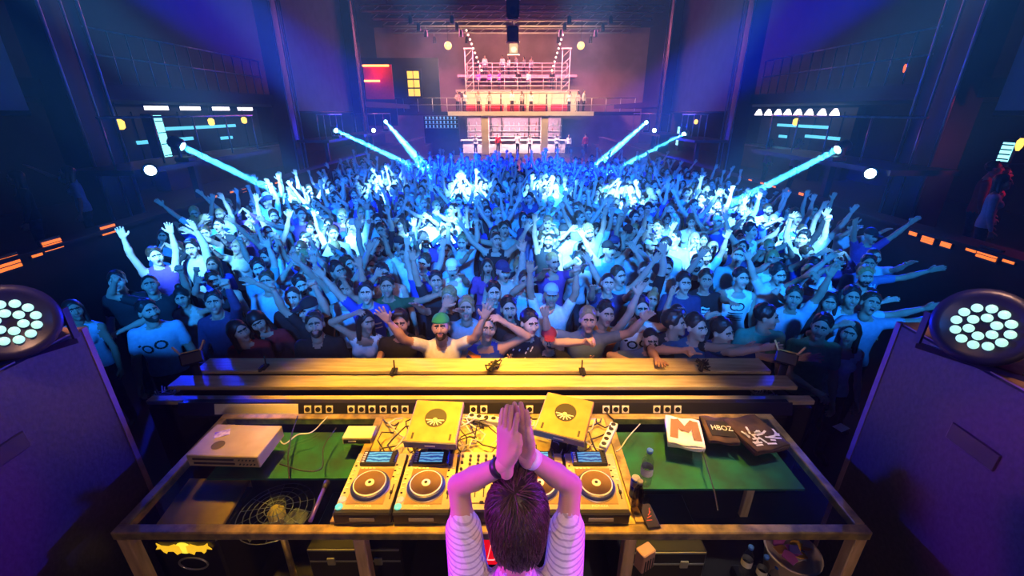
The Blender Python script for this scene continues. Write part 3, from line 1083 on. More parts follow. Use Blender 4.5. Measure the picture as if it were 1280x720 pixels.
for i, p in enumerate(FRONT):
    spec = {k: p[k] for k in p if k not in ('px', 'py', 'shirt', 'hair', 'hc', 'label', 'prt', 'prt2')}
    v, f, t, HM = person_arrays(spec)
    me = np_mesh('person', v, f, t, BODY_MATS)
    rz = math.atan2(-(p['px'] - 640) / 540, 1.0) * .35
    sc = 1.0 if spec.get('sex', 'm') == 'm' else .95
    if 'short person' in p['label'] or 'short man' in p['label']:
        sc = .90
    loc = feet_for(p['px'], p['py'], HM, rz, sc)
    o = put_person(me, HM, loc, rz, sc, p['shirt'], p['hair'], p['hc'], p['label'], 'front rows of the crowd')
    CROWD_XY.append((loc.x, loc.y))
    for key in ('prt', 'prt2'):
        if key in p:
            m_, st = PRINTS[p[key]]
            chest_print(o, (v, f), st, m_, 1.25)

# the rest of the crowd: body meshes shared, colours and hair differ
POSES = [
    ('up', 'up', 'with both arms up'), ('fwd_up', 'down', 'reaching one arm forward'), ('down', 'fwd_up', 'reaching one arm forward'), ('vee_up', 'vee_up', 'with arms up in a V'),
    ('down', 'down', 'with arms down'), ('up', 'down', 'raising one arm'), ('down', 'up', 'raising one arm'), ('cross_up', 'down', 'with one arm swept across'),
    ('clap', 'clap', 'clapping overhead'), ('fwd_up', 'fwd_up', 'reaching both arms forward'), ('down', 'point', 'pointing ahead'), ('up_fist', 'up_fist', 'with both fists up'),
    ('out_up', 'down', 'flinging one arm out'), ('down', 'out_up', 'flinging one arm out'), ('down', 'down', 'with arms down'), ('wave', 'up', 'waving with arms up'),
    ('phone', 'down', 'holding a fist at eye level'), ('down', 'cross_up', 'with one arm swept across'), ('up_out', 'up_out', 'with arms spread high'), ('rest', 'down', 'with one forearm across the waist'),
]
SHIRTS = [(BLACK, 'black'), (WHITE, 'white'), (LBLUE, 'pale blue'), (GREY, 'grey'), (NAVY, 'navy'), ((.5, .52, .55), 'light grey'), (BLACK, 'black'), ((.10, .30, .34), 'teal'), (WHITE, 'white'), (BLUE_T, 'blue'), ((.45, .40, .33), 'beige'), (PURPLE_T, 'purple')]
rp = random.Random(5)
LIB = []
for i in range(30):
    a, b, pd = POSES[i % len(POSES)]
    fem = i % 3 == 1
    spec = dict(a=a, b=b, sex='f' if fem else 'm', sleeve=rp.choice(['short', 'short', 'none', 'long']), neck=rp.choice(['tee', 'tee', 'tank', 'vee']),
                lean=(rp.uniform(-2, 9), rp.uniform(-6, 6)), head=(rp.uniform(-16, 0), rp.uniform(-8, 8), rp.uniform(-30, 30)), mouth=rp.random() < .4, beard=(not fem and rp.random() < .3), bulk=rp.uniform(.95, 1.08))
    hi = person_arrays(spec, .022, .0105, .0078)
    lo = person_arrays(spec, .040, .020, .0125)
    LIB.append((np_mesh('person', *hi[:3], BODY_MATS), hi[3], lo, pd, fem))


def crowd_ok(x, y):
    lim = min(6.45, 3.9 + (y - 3.7) * .62)
    return abs(x) < lim


SPOTS = []
row = 0
y = 4.15
while y < 19.8:
    sp_ = .50 + max(0, (y - 13)) * .03
    x = -6.6 + (row % 2) * sp_ / 2
    while x < 6.6:
        xx, yy = x + rp.uniform(-.11, .11), y + rp.uniform(-.13, .13)
        near_edge = max(0, abs(xx) - 4.8) / 2
        keep = rp.random() > near_edge * .45 + (max(0, yy - 15.5) * .06)
        if keep and crowd_ok(xx, yy) and all((xx - a) ** 2 + (yy - b) ** 2 > .40 ** 2 for a, b in CROWD_XY):
            SPOTS.append((row, xx, yy))
            CROWD_XY.append((xx, yy))
        x += sp_
    y += .50 + max(0, (y - 13)) * .03
    row += 1
N_SINGLE = 268 - len(FRONT)
_W1 = 'zero one two three four five six seven eight nine ten eleven twelve thirteen fourteen fifteen sixteen seventeen eighteen nineteen'.split()
_W2 = ['', '', 'twenty', 'thirty', 'forty']
_O1 = 'zeroth first second third fourth fifth sixth seventh eighth ninth tenth eleventh twelfth thirteenth fourteenth fifteenth sixteenth seventeenth eighteenth nineteenth'.split()
NUMW = lambda n: _W1[n] if n < 20 else _W2[n // 10] + ('-' + _W1[n % 10] if n % 10 else '')
ORD = lambda n: _O1[n] if n < 20 else (_W2[n // 10][:-1] + 'ieth' if n % 10 == 0 else _W2[n // 10] + '-' + _O1[n % 10])
ORD_old = lambda n: f"{n}{'th' if 10 <= n % 100 <= 20 else {1: 'st', 2: 'nd', 3: 'rd'}.get(n % 10, 'th')}"
byrow = {}
for r_, xx, yy in SPOTS:
    byrow.setdefault(r_, []).append((xx, yy))
cnt = 0
stuff = Soup()
stuff_col = []
for r_ in sorted(byrow):
    for j, (xx, yy) in enumerate(sorted(byrow[r_])):
        me, HM, lo, pd, fem = LIB[rp.randrange(len(LIB))]
        shirt, sname = rp.choice(SHIRTS)
        rz = -math.atan2(xx, yy) * .5 + rp.uniform(-.35, .35)
        sc = rp.uniform(.90, .97) if fem else rp.uniform(.96, 1.05)
        hc = rp.choice([BROWN_H, BLACK_H, BLACK_H, DKBR_H, BLOND_H])
        if cnt < N_SINGLE:
            hair = rp.choice(['long', 'ponytail', 'fringe', 'bun']) if fem else rp.choice(['short', 'short', 'quiff', 'buzz', 'curly', 'short', 'cap'])
            lab = f"{sname} topped person {pd}, {ORD(j + 1)} from left, crowd row {NUMW(r_ + 1)}"
            put_person(me, HM, (xx, yy, 0), rz, sc, shirt, hair, hc if hair != 'cap' else rp.choice([BLACK, WHITE, NAVY]), lab, 'crowd on the dance floor')
            cnt += 1
        else:
            M = np.array(Matrix.Translation((xx, yy, 0)) @ Matrix.Rotation(rz, 4, 'Z') @ Matrix.Scale(sc, 4))
            lv, lf, lt, lHM = lo
            stuff.add(lv, lf, lt, M)
            stuff_col.append(np.tile(np.array((*shirt, 1.0)), (len(lv), 1)))
            hk = ('lohair', fem)
            if hk not in _HC:
                _HC[hk] = hair_arrays('long' if fem else 'short', .022)
            hv, hf, ht = _HC[hk]
            stuff.add(hv, hf, 8, M @ lHM)
            stuff_col.append(np.tile(np.array((*hc, 1.0)), (len(hv), 1)))


def attr_mat(name):
    m = mat(name, (.5, .5, .5), .8, spec=.2, var=.01)
    nt = m.node_tree
    b = nt.nodes['Principled BSDF']
    at = nt.nodes.new('ShaderNodeAttribute')
    at.attribute_name = 'cloth'
    nt.links.new(at.outputs['Color'], b.inputs['Base Color'])
    return m


M_cloth = attr_mat('crowd_cloth')
sv, sf, stg = stuff.arrays()
me = np_mesh('distant_crowd', sv, sf, stg, [mat('crowd_skin', (.50, .31, .23), .55, var=.15), M_cloth, M_pants, M_shoe, M_eye, M_dark, M_lips, M_brow, M_cloth])
ca = me.color_attributes.new('cloth', 'FLOAT_COLOR', 'POINT')
ca.data.foreach_set('color', np.concatenate(stuff_col).astype(np.float32).ravel())
o = link(bpy.data.objects.new('distant_crowd', me))
o['kind'] = 'stuff'
o['label'] = 'packed distant crowd filling the rear of the dance floor'
o['category'] = 'crowd'
print('PEOPLE', len(FRONT), cnt, len(SPOTS), 'stuff faces', len(sf), 'time', round(time.time() - t_people, 1))

# ------------------------------------------------------------------ booth counter and table
M_ply = mat('worn_birch_board', (0.62, 0.54, 0.30), .42, var=.0, col2=(.44, .35, .18), scale=3, stretch=(1, 8, 8), bump=.05)
M_plyY = mat('yellow_painted_board', (0.55, 0.48, 0.14), .5, col2=(.30, .25, .07), scale=7)
M_brass = mat('scuffed_brass_tube', (0.62, 0.46, 0.16), .38, .55, col2=(.25, .2, .10), scale=14, bump=.1)
def clear_glass(name, tint, rough, ior=1.45):
    """thin pane: see-through with a Fresnel reflection"""
    m = bpy.data.materials.new(name)
    m.use_nodes = True
    nt = m.node_tree
    nt.nodes.clear()
    o = nt.nodes.new('ShaderNodeOutputMaterial')
    mx_ = nt.nodes.new('ShaderNodeMixShader')
    lw_ = nt.nodes.new('ShaderNodeLayerWeight')
    pw_ = nt.nodes.new('ShaderNodeMath')
    pw_.operation = 'POWER'
    pw_.inputs[1].default_value = 4.0
    nt.links.new(lw_.outputs['Facing'], pw_.inputs[0])
    fr = nt.nodes.new('ShaderNodeMath')
    fr.operation = 'MULTIPLY_ADD'
    fr.inputs[1].default_value = .7
    fr.inputs[2].default_value = (ior - 1) ** 2 / (ior + 1) ** 2
    nt.links.new(pw_.outputs[0], fr.inputs[0])
    tr_ = nt.nodes.new('ShaderNodeBsdfTransparent')
    tr_.inputs['Color'].default_value = (*tint, 1)
    gl = nt.nodes.new('ShaderNodeBsdfGlossy')
    gl.inputs['Roughness'].default_value = rough
    nt.links.new(fr.outputs[0], mx_.inputs['Fac'])
    nt.links.new(tr_.outputs['BSDF'], mx_.inputs[1])
    nt.links.new(gl.outputs['BSDF'], mx_.inputs[2])
    nt.links.new(mx_.outputs['Shader'], o.inputs['Surface'])
    MATS[name] = m
    return m


M_glass = clear_glass('dusty_table_glass', (.86, .93, .88), .10)
M_green = mat('green_baize', (0.02, 0.20, 0.12), .85, col2=(.035, .07, .05), scale=4)
M_gear = mat('black_gear_plastic', (0.018, 0.018, 0.02), .4, var=.2)
M_champ = mat('champagne_metal', (0.66, 0.58, 0.42), .42, .35, col2=(.46, .38, .28), scale=4)
M_silver = mat('silver_metal', (.7, .7, .7), .3, .8, var=.1)
M_white = mat('white_plastic', (.82, .80, .78), .4, var=.06)
M_rub = mat('navy_strip_rim_reflection', (.02, .03, .22), .35, var=.1)  # blue reflection on the jog rims put into the colour; box strips are blue
M_cable = mat('black_cable', (.012, .012, .012), .5, var=.2)
M_cablew = mat('grey_cable', (.5, .5, .5), .5, var=.2)
M_red = mat('red_led_panel', (.2, 0, 0), .4, emit=(1, .005, .02), estr=.75)
M_reddig = emat('red_led_digit', (1, .25, .25), 2.0)

TZ = 1.55            # table top
XL, XR, YF, YB = -2.04, 1.83, 1.605, 2.50

bc = thing('booth_counter', 'long gold-lit plank counter between the booth and the crowd', 'counter', (0, 0, 0))
for y0, y1, z1, x0, x1 in ((3.15, 3.36, 1.50, -2.72, 2.22), (2.94, 3.10, 1.49, -2.80, 2.32), (2.775, 2.85, 1.47, -2.85, 2.36)):
    MB().box(((x0 + x1) / 2, (y0 + y1) / 2, z1 - .02), (x1 - x0, y1 - y0, .04), bev=.006).build('board', M_ply, bc)
MB().box((-.25, 3.39, .72), (5.2, .06, 1.44)).box((-.25, 2.80, .70), (5.2, .04, 1.40)).box((-.25, 3.1, 1.30), (5.2, .6, .04)).build('carcass', M_black, bc)
for x in (-2.7, 2.2):
    MB().box((x, 3.09, .72), (.06, .62, 1.42)).build('end_panel', M_black, bc)
for px, py in ((492, 463), (728, 463), (330, 458)):
    p = at_z(px, py, 1.52)
    c = tag(MB().box((p.x, p.y, 1.513), (.05, .09, .02), bev=.004).cyl((p.x, p.y + .03, 1.51), (p.x, p.y + .035, 1.60), .006).box((p.x, p.y - .04, 1.525), (.02, .07, .03)).build('cable_clamp', M_gear),
            {492: 'black clamp on the gold counter above the first vented box', 728: 'black clamp on the gold counter above the second vented box', 330: 'black clamp on the dull end of the gold counter'}[px], 'clamp')
for px, lab in ((617, 'tangle of black microphone clip and cable in the middle of the counter'), (877, 'crumpled silver and black cable knot on the counter end')):
    p = at_z(px, 462, 1.50)
    r = random.Random(px)
    mb = MB()
    for k in range(5):
        pts = [(p.x + r.uniform(-.07, .07), p.y + r.uniform(-.05, .07), 1.505 + r.uniform(0, .07)) for _ in range(5)]
        mb.tube(pts, .006, 5)
    mb.cyl((p.x - .03, p.y - .05, 1.52), (p.x + .02, p.y + .04, 1.57), .016, .011, 10)
    tag(mb.build('microphone_clip', M_cable), lab, 'clip')

# socket rail: white plate and outlets facing up towards the performer
sr = thing('socket_rail', 'black equipment rail with a long white plate and a row of white outlets', 'rail', (0, 2.665, 1.487))
T45 = Matrix.Rotation(math.radians(38), 3, 'X')
MB().box((-.2, .045, -.04), (4.6, .06, .13)).build('rail_body', M_gear, sr)
F0 = at_z(640, 510, 1.43)


def rail_x(px):
    return at_z(px, 510, 1.487).x


def on_rail(mb, x, w, h, up=0.0, th=.012):
    return mb.box((x, -.010 + up * math.cos(math.radians(72)), .0 + up), (w, th, h), M=Matrix.Rotation(math.radians(-18), 3, 'X'))


on_rail(MB(), (rail_x(270) + rail_x(374)) / 2, rail_x(374) - rail_x(270), .080).build('white_plate', M_white, sr)
on_rail(MB(), -.2, 4.6, .10, th=.006).build('rail_face', M_gear, sr)
for x in (-2.3, -.2, 1.9):
    MB().box((x, .045, -.495), (.05, .05, .78)).build('post', M_gear, sr)
som = None
for px in (386, 399, 413, 440, 453, 466, 480, 494, 507, 592, 605, 636, 650, 662, 757, 769, 781, 820, 833, 846):
    x = rail_x(px)
    mb = MB()
    q = Matrix.Rotation(math.radians(-18), 3, 'X')
    o = on_rail(MB(), 0, .050, .055, th=.02).build('outlet', M_white, sr, (x, 0, 0))
    n = q @ Vector((0, -1, 0))
    MB().cyl(Vector((0, -.010, 0)) + n * .008, Vector((0, -.010, 0)) + n * .0125, .019, .019, 14).build('recess', M_gear, o)

# table
tb = thing('glass_table', 'long brass-framed glass booth table with dusty top', 'table', (0, 0, .6))
tz = TZ - .6
RW = .055
for a, b in (((XL, YF, tz - .03), (XR, YF, tz - .03)), ((XL, YB, tz - .03), (XR, YB, tz - .03)), ((XL, YF, tz - .03), (XL, YB, tz - .03)), ((XR, YF, tz - .03), (XR, YB, tz - .03))):
    d = Vector(b) - Vector(a)
    mb = MB()
    if abs(d.x) > abs(d.y):
        mb.box((Vector(a) + Vector(b)) / 2, (d.x + RW, RW, .055), bev=.006)
    else:
        mb.box((Vector(a) + Vector(b)) / 2, (RW, d.y - RW, .055), bev=.006)
    mb.build('frame_rail', M_brass, tb)
for x in (XL + .01, -.80, .62, XR - .01):
    for y in (YF + .01, YB - .01):
        MB().box((x, y, (tz - .058) / 2), (.062, .062, tz - .058), bev=.005).build('leg', mat('pale_timber_leg', (.70, .48, .26), .6, col2=(.5, .32, .16), scale=5, stretch=(6, 6, 1)), tb)
for x0, x1 in ((XL + RW / 2, -.955), (.70, XR - RW / 2)):
    MB().box(((x0 + x1) / 2, (YF + YB) / 2, tz - .012), (x1 - x0, YB - YF - RW, .012)).build('glass_top', M_glass, tb)
MB().box((-.1275, (YF + YB) / 2, tz - .014), (1.655, YB - YF - RW, .016)).build('board_top', M_plyY, tb)
for x in (-.93, .675):
    MB().beam((x, YF + .03, tz - .006), (x, YB - .03, tz - .006), .05, .03).build('divider', M_brass, tb)
MB().box((-1.45, 2.26, tz - .13), (.92, .42, .015)).build('under_shelf', M_green, tb)
MB().box((1.25, 2.22, tz - .13), (1.06, .50, .015)).build('under_shelf', M_green, tb)
MB().box((-.1, 2.45, .35), (3.7, .02, .66)).build('back_panel', M_black, tb)


# ------------------------------------------------------------------ decks and mixer
def screen_mat(name, c1, c2):
    m = mat(name, (.01, .02, .03), .2)
    nt = m.node_tree
    b = nt.nodes['Principled BSDF']
    tc = nt.nodes.new('ShaderNodeTexCoord')
    w = nt.nodes.new('ShaderNodeTexWave')
    w.bands_direction = 'Y'
    w.inputs['Scale'].default_value = 14
    w.inputs['Distortion'].default_value = 6
    w.inputs['Detail'].default_value = 3
    cr = nt.nodes.new('ShaderNodeValToRGB')
    cr.color_ramp.elements[0].color = (*c1, 1)
    cr.color_ramp.elements[1].color = (*c2, 1)
    nt.links.new(tc.outputs['Object'], w.inputs['Vector'])
    nt.links.new(w.outputs['Fac'], cr.inputs['Fac'])
    nt.links.new(cr.outputs['Color'], b.inputs['Emission Color'])
    b.inputs['Emission Strength'].default_value = 1.0
    return m


M_scr = screen_mat('deck_screen_waveform', (.02, .13, .38), (.25, .75, .85))
M_scr2 = screen_mat('deck_screen_browser', (.02, .05, .30), (.15, .45, .75))
M_platter = mat('brown_metal_platter', (.40, .26, .15), .32, .75, col2=(.10, .06, .04), scale=3)
M_playg = emat('play_button_glow', (.15, .9, .75), .8)
M_cueg = emat('cue_button_glow', (1, .7, .4), .6)

W_, D_, H_ = .302, .425, .075
ME = {}
ME['deck_body'] = MB().box((0, 0, H_ / 2), (W_, D_, H_), bev=.008, mi=0).box((0, .01, H_ + .002), (W_ - .012, D_ - .03, .006), mi=1).box((.0, -.035, H_ + .0065), (W_ * .66, .245, .004), mi=2).mesh('deck_body', [M_gear, M_champ, mat('brown_jog_reflection', (.30, .20, .13), .4, .5, col2=(.42, .3, .18), scale=6)])  # brownish reflection around the jog put into the face plate colour
ME['jog_rim'] = MB().lathe([(.100, 0), (.104, .006), (.103, .018), (.096, .026), (.086, .026)], n=40, caps=False).mesh('jog_rim', M_rub)
ME['jog_ring'] = MB().lathe([(.1075, .0), (.1075, .006), (.102, .008)], n=40, caps=False).mesh('jog_ring', M_silver)
ME['jog_platter'] = MB().lathe([(.088, .026), (.087, .031), (.082, .030), (.03, .028)], n=40).mesh('jog_platter', M_platter)
ME['jog_edge'] = MB().lathe([(.0885, .027), (.0885, .0315), (.083, .0325), (.083, .0305)], n=40, caps=False).mesh('jog_edge', M_white)
ME['jog_disc'] = MB().lathe([(.024, .029), (.024, .0325), (.022, .034)], n=24).mesh('jog_disc', M_white)
ME['jog_dot'] = MB().lathe([(.009, .034), (.009, .0365), (.007, .037)], n=16).mesh('jog_dot', M_gear)
ME['button'] = MB().box((0, 0, .003), (.016, .009, .007), bev=.002).mesh('button', M_white)
ME['button_dark'] = MB().box((0, 0, .003), (.012, .008, .007), bev=.002).mesh('button_dark', M_gear)
ME['round_button'] = MB().lathe([(.019, 0), (.019, .007), (.017, .009)], n=20).mesh('round_button', M_playg)
ME['round_button2'] = MB().lathe([(.019, 0), (.019, .007), (.017, .009)], n=20).mesh('round_button2', M_cueg)
ME['knob'] = MB().lathe([(.0085, 0), (.0085, .010), (.0065, .014)], n=12).mesh('knob', M_gear)
ME['slot'] = MB().box((0, 0, .001), (.006, .10, .003)).mesh('slot', M_gear)
ME['fader_cap'] = MB().box((0, 0, .008), (.014, .020, .014), bev=.003).mesh('fader_cap', M_gear)
M_mark = mat('white_silkscreen', (.85, .83, .8), .6, var=.05)


def deck(x, lab, scr):
    t = thing('media_player_deck', lab, 'deck', (x, 1.835, TZ + .004), group='row of media player decks')
    inst(ME['deck_body'], 'deck_body', t)
    top = H_ + .005
    bz = MB().box((-.005, .155, top + .012), (.205, .105, .022), bev=.004).build('screen_bezel', M_gear, t)
    bz.rotation_euler = (math.radians(0), 0, 0)
    MB().box((0, 0, 0), (.135, .075, .003)).build('screen', scr, bz, (-.005, .155, top + .0245))
    for k in range(5):
        inst(ME['button'], 'button', bz, (-.092, .12 + k * .017, top + .022))
        inst(ME['button_dark'], 'button', bz, (.088, .12 + k * .017, top + .022))
    inst(ME['knob'], 'knob', bz, (.088, .198, top + .022))
    j = inst(ME['jog_rim'], 'jog_wheel', t, (0, -.045, top + .003))
    inst(ME['jog_ring'], 'jog_ring', j)
    inst(ME['jog_platter'], 'jog_platter', j)
    inst(ME['jog_edge'], 'jog_edge', j)
    inst(ME['jog_disc'], 'jog_disc', j)
    inst(ME['jog_dot'], 'jog_dot', j)
    inst(ME['slot'], 'tempo_slot', t, (.125, -.075, top))
    inst(ME['fader_cap'], 'tempo_slider', t, (.125, -.085, top))
    inst(ME['round_button'], 'play_button', t, (-.125, -.175, top))
    inst(ME['round_button2'], 'cue_button', t, (-.122, -.130, top))
    for k in range(8):
        inst(ME['button' if k % 3 else 'button_dark'], 'button', t, (-.128, -.085 + k * .032, top))
    for k in range(6):
        inst(ME['button_dark' if k % 2 else 'button'], 'button', t, (.128 - (k % 2) * .02, .005 + k * .022, top))
    for k in range(4):
        inst(ME['button'], 'button', t, (-.085 + k * .022, .088, top))
    lv, lf = text_arrays('PIONEER', .022)
    MB().add([(a, b - .172, top + .0045) for a, b, c in lv], lf).build('lettering', M_mark, t)
    MB().box((0, -D_ / 2 - .001, .035), (.13, .006, .022), bev=.002).build('front_lip', M_silver, t)
    return t


deck(-.780, 'deck at the outer end of the row beside the green baize, cyan waveform screen', M_scr)
deck(-.472, 'deck with blue screen between the outer deck and the mixer', M_scr2)
deck(.152, 'deck half hidden behind the performer arm beside the mixer', M_scr)
deck(.462, 'deck at the end of the row beside the drink bottles', M_scr2)

mx = thing('dj_mixer', 'champagne-coloured four channel mixer between the decks, behind the performer head', 'mixer', (-.160, 1.835, TZ + .004))
MB().box((0, 0, .045), (.305, .415, .09), bev=.008, mi=0).box((0, 0, .092), (.295, .405, .006), mi=1).build('mixer_body', [M_gear, M_champ], mx)
for c in range(4):
    for r in range(6):
        inst(ME['knob'], 'knob', mx, (-.085 + c * .046, .165 - r * .031, .095))
    inst(ME['slot'], 'fader_slot', mx, (-.085 + c * .046, -.085, .095), scale=(1, .8, 1))
    inst(ME['fader_cap'], 'fader_cap', mx, (-.085 + c * .046, -.10 + .02 * (c % 3), .095))
for r in range(6):
    inst(ME['knob'], 'knob', mx, (-.132, .165 - r * .05, .095))
    inst(ME['button'], 'button', mx, (.125, -.10 + r * .022, .095))
for r in range(3):
    inst(ME['knob'], 'knob', mx, (.12, .07 + r * -.03, .095), scale=(1.3, 1.3, 1.3))
inst(ME['slot'], 'crossfader_slot', mx, (-.02, -.165, .095), (0, 0, PI / 2))
inst(ME['fader_cap'], 'crossfader_cap', mx, (0, -.165, .095), (0, 0, PI / 2))
sb = MB().box((.115, .155, .097), (.06, .06, .006)).build('screen_bezel', M_gear, mx)
MB().box((.115, .155, .101), (.046, .044, .003)).build('screen', M_scr, sb)


# ------------------------------------------------------------------ two vented boxes on stands
def vented_box(px, py, z, rz, lab):
    p = at_z(px, py, z)
    t = thing('vented_box', lab, 'box', (p.x, p.y, TZ + .002), (0, 0, math.radians(rz)))
    h = z - TZ
    R = Matrix.Rotation(math.radians(14), 4, 'X')
    T = Matrix.Translation((0, 0, h)) @ R
    S = .30
    b = MB().box((0, 0, -.025), (S, S, .05), bev=.006).build('case', mat('yellow_powder_coat', (.46, .29, .08), .45, col2=(.34, .20, .05), scale=8), t)
    b.matrix_local = T
    MB().box((0, -S / 2 - .004, -.022), (S + .004, .008, .05)).build('front_strip', M_rub, b)
    MB().box((0, -S / 2 - .009, -.022), (.06, .003, .010)).build('strip_mark', M_mark, b)
    MB().cyl((0, .02, -.002), (0, .02, .0035), .066, n=28).build('vent_hole', M_gear, b)
    for k in range(7):
        a = math.radians(200 + k * 23.3)
        MB().beam((0, .0, .005), (.058 * math.cos(a), .02 + .058 * math.sin(a), .005), .005, .004).build('spoke', M_white, b)
    MB().lathe([(.014, .003), (.014, .010), (.010, .012)], (0, .0, 0), n=14).build('hub', M_champ, b)
    for q in (-1, 1):
        MB().box((q * .11, -.11, .001), (.012, .04, .004)).build('slot', M_gear, b)
    MB().box((0, .02, (h - .05) / 2), (.05, .04, h - .05)).build('stand_post', M_gear, t)
    MB().box((0, 0, .006), (.16, .16, .012), bev=.003).build('stand_base', M_gear, t)
    return t


vented_box(544, 526, 1.84, -4, 'square yellow box with round spoked vent, standing nearly straight on a black stand')
vented_box(706, 519, 1.84, -20, 'square yellow box with round spoked vent, turned at an angle on its stand')

# rack player
p = at_z(298, 560, TZ + .03)
rk = thing('rack_player', 'wide yellow-lit rack player with two disc slots and a purple sticker', 'player', (p.x, p.y, TZ + .004), (0, 0, math.radians(-2)))
bd = MB().box((0, .0, .05), (.44, .28, .085), bev=.005).build('case', mat('beige_metal_case', (.46, .40, .18), .5, .2, col2=(.34, .28, .12), scale=5), rk)
for z_ in (.068, .036):
    MB().box((-.055, -.1425, z_), (.25, .006, .010)).build('disc_slot', M_gear, bd)
for k in range(10):
    inst(ME['knob'], 'button', bd, (.105 + (k % 5) * .022, -.142, .068 if k < 5 else .036), (PI / 2, 0, 0), (.6, .6, .5))
MB().box((-.12, .05, .094), (.085, .06, .002), rz=.5).build('sticker', mat('violet_sticker', (.18, .10, .65), .5, col2=(.75, .7, .9), scale=30), bd)
MB().cyl((-.08, -.05, .0925), (-.08, -.05, .094), .038, n=20).build('round_mark', mat('dark_felt_disc', (.12, .10, .06), .9, var=.3), bd)
for q in (-1, 1):
    for r in (-1, 1):
        MB().cyl((q * .18, r * .11, 0), (q * .18, r * .11, .01), .015, n=10).build('foot', M_gear, rk)

p = at_z(450, 543, TZ + .03)
pb = thing('power_supply_box', 'small pale yellow supply box with dark front behind the outer deck', 'box', (p.x, p.y, TZ + .0))
MB().box((0, 0, .028), (.19, .12, .05), bev=.004).build('case', M_plyY if False else mat('cream_enamel', (.75, .62, .32), .5, var=.15), pb)
MB().box((0, -.062, .026), (.17, .006, .028)).build('front_panel', M_gear, pb)
MB().box((-.03, -.066, .03), (.05, .003, .010)).build('label_strip', M_mark, pb)


def power_strip(p0, p1, lab, n, m, w=.055):
    p0, p1 = Vector(p0), Vector(p1)
    d = (p1 - p0)
    t = thing('power_strip', lab, 'power strip', (p0 + p1) / 2, (0, 0, math.atan2(d.y, d.x)))
    L = d.length
    b = MB().box((0, 0, .022), (L, w, .044), bev=.006).build('case', m, t)
    for k in range(n):
        x = -L / 2 + L * (k + .5) / n
        MB().cyl((x, 0, .0435), (x, 0, .0465), w * .32, n=14).build('socket', M_gear, b)
    MB().tube([(L / 2, 0, .02), (L / 2 + .05, .02, .02), (L / 2 + .10, .08, .012), (L / 2 + .16, .10, .008)], .005).build('lead', M_cable, t)
    return t


a, b = at_z(585, 523, TZ + .03), at_z(640, 531, TZ + .03)
a.z = b.z = TZ + .002
a.y += .02; b.y += .02
power_strip(a, b, 'white power strip lying across the cables behind the mixer', 6, M_white)
a, b = at_z(753, 560, TZ + .03), at_z(768, 530, TZ + .03)
a.z = b.z = TZ + .002
power_strip(a, b, 'white power strip with dark sockets beside the angled vented box', 5, M_white, .05)

def smooth_line(pts, n=6):
    P_ = [Vector(p) for p in pts]
    P_ = [P_[0] * 2 - P_[1]] + P_ + [P_[-1] * 2 - P_[-2]]
    out = []
    for i in range(1, len(P_) - 2):
        for k in range(n):
            t_ = k / n
            a_, b_, c_, d_ = P_[i - 1], P_[i], P_[i + 1], P_[i + 2]
            out.append(.5 * ((2 * b_) + (c_ - a_) * t_ + (2 * a_ - 5 * b_ + 4 * c_ - d_) * t_ ** 2 + (3 * b_ - a_ - 3 * c_ + d_) * t_ ** 3))
    return out + [P_[-2]]


# cables over the yellow board
rc = random.Random(21)
cabs = []
for k in range(30):
    x0 = rc.uniform(-.9, .62)
    y0 = rc.uniform(2.06, 2.12)
    x1 = x0 + rc.uniform(-.25, .25)
    pts = []
    for q in range(9):
        u = q / 8
        pts.append((min(max(x0 + (x1 - x0) * u + .06 * math.sin(u * 9 + k), -.93), .66), y0 + (2.46 - y0) * u + .02 * math.sin(u * 7 + 2 * k), TZ + .012 + .07 * math.sin(PI * u) * rc.random() + .004 * (k % 3)))
    m_ = rc.choice([M_cable, M_cable, M_cablew])
    c = MB().tube(pts, rc.uniform(.004, .006), 5).build('signal_cable', m_)
    tag(c, ('black' if m_ == M_cable else 'grey') + ' thin signal cable in the tangle behind the decks and mixer', 'cable', 'black cables behind the decks' if m_ == M_cable else 'grey cables behind the decks')
for k, (pp, m_, lab) in enumerate([
    ([(330, 552), (345, 545), (355, 555), (372, 545), (390, 540), (410, 522)], M_cablew, 'pale coiled cable beside the rack player running to the rail'),
    ([(372, 520), (365, 545), (360, 570), (362, 600)], M_cable, 'black cable hanging across the green baize'),
    ([(420, 535), (405, 560), (402, 585), (380, 590), (350, 580)], M_cable, 'black cable looping over the green baize near the outer deck'),
    ([(877, 560), (885, 590), (893, 615), (897, 640)], M_cable, 'black cable on the glass below the folded shirts'),
    ([(800, 530), (785, 548), (776, 560), (770, 566)], M_cablew, 'grey cable running from the rail to the end deck')]):
    pts = [at_z(x, y, TZ + .012) for x, y in pp]
    pts = [q + Vector((0, 0, .01 * (i % 2))) for i, q in enumerate(pts)]
    pts = [q for q in pts if q.y < 2.6]
    tag(MB().tube(smooth_line(pts), .0042, 6).build('loose_cable', m_), lab, 'cable')


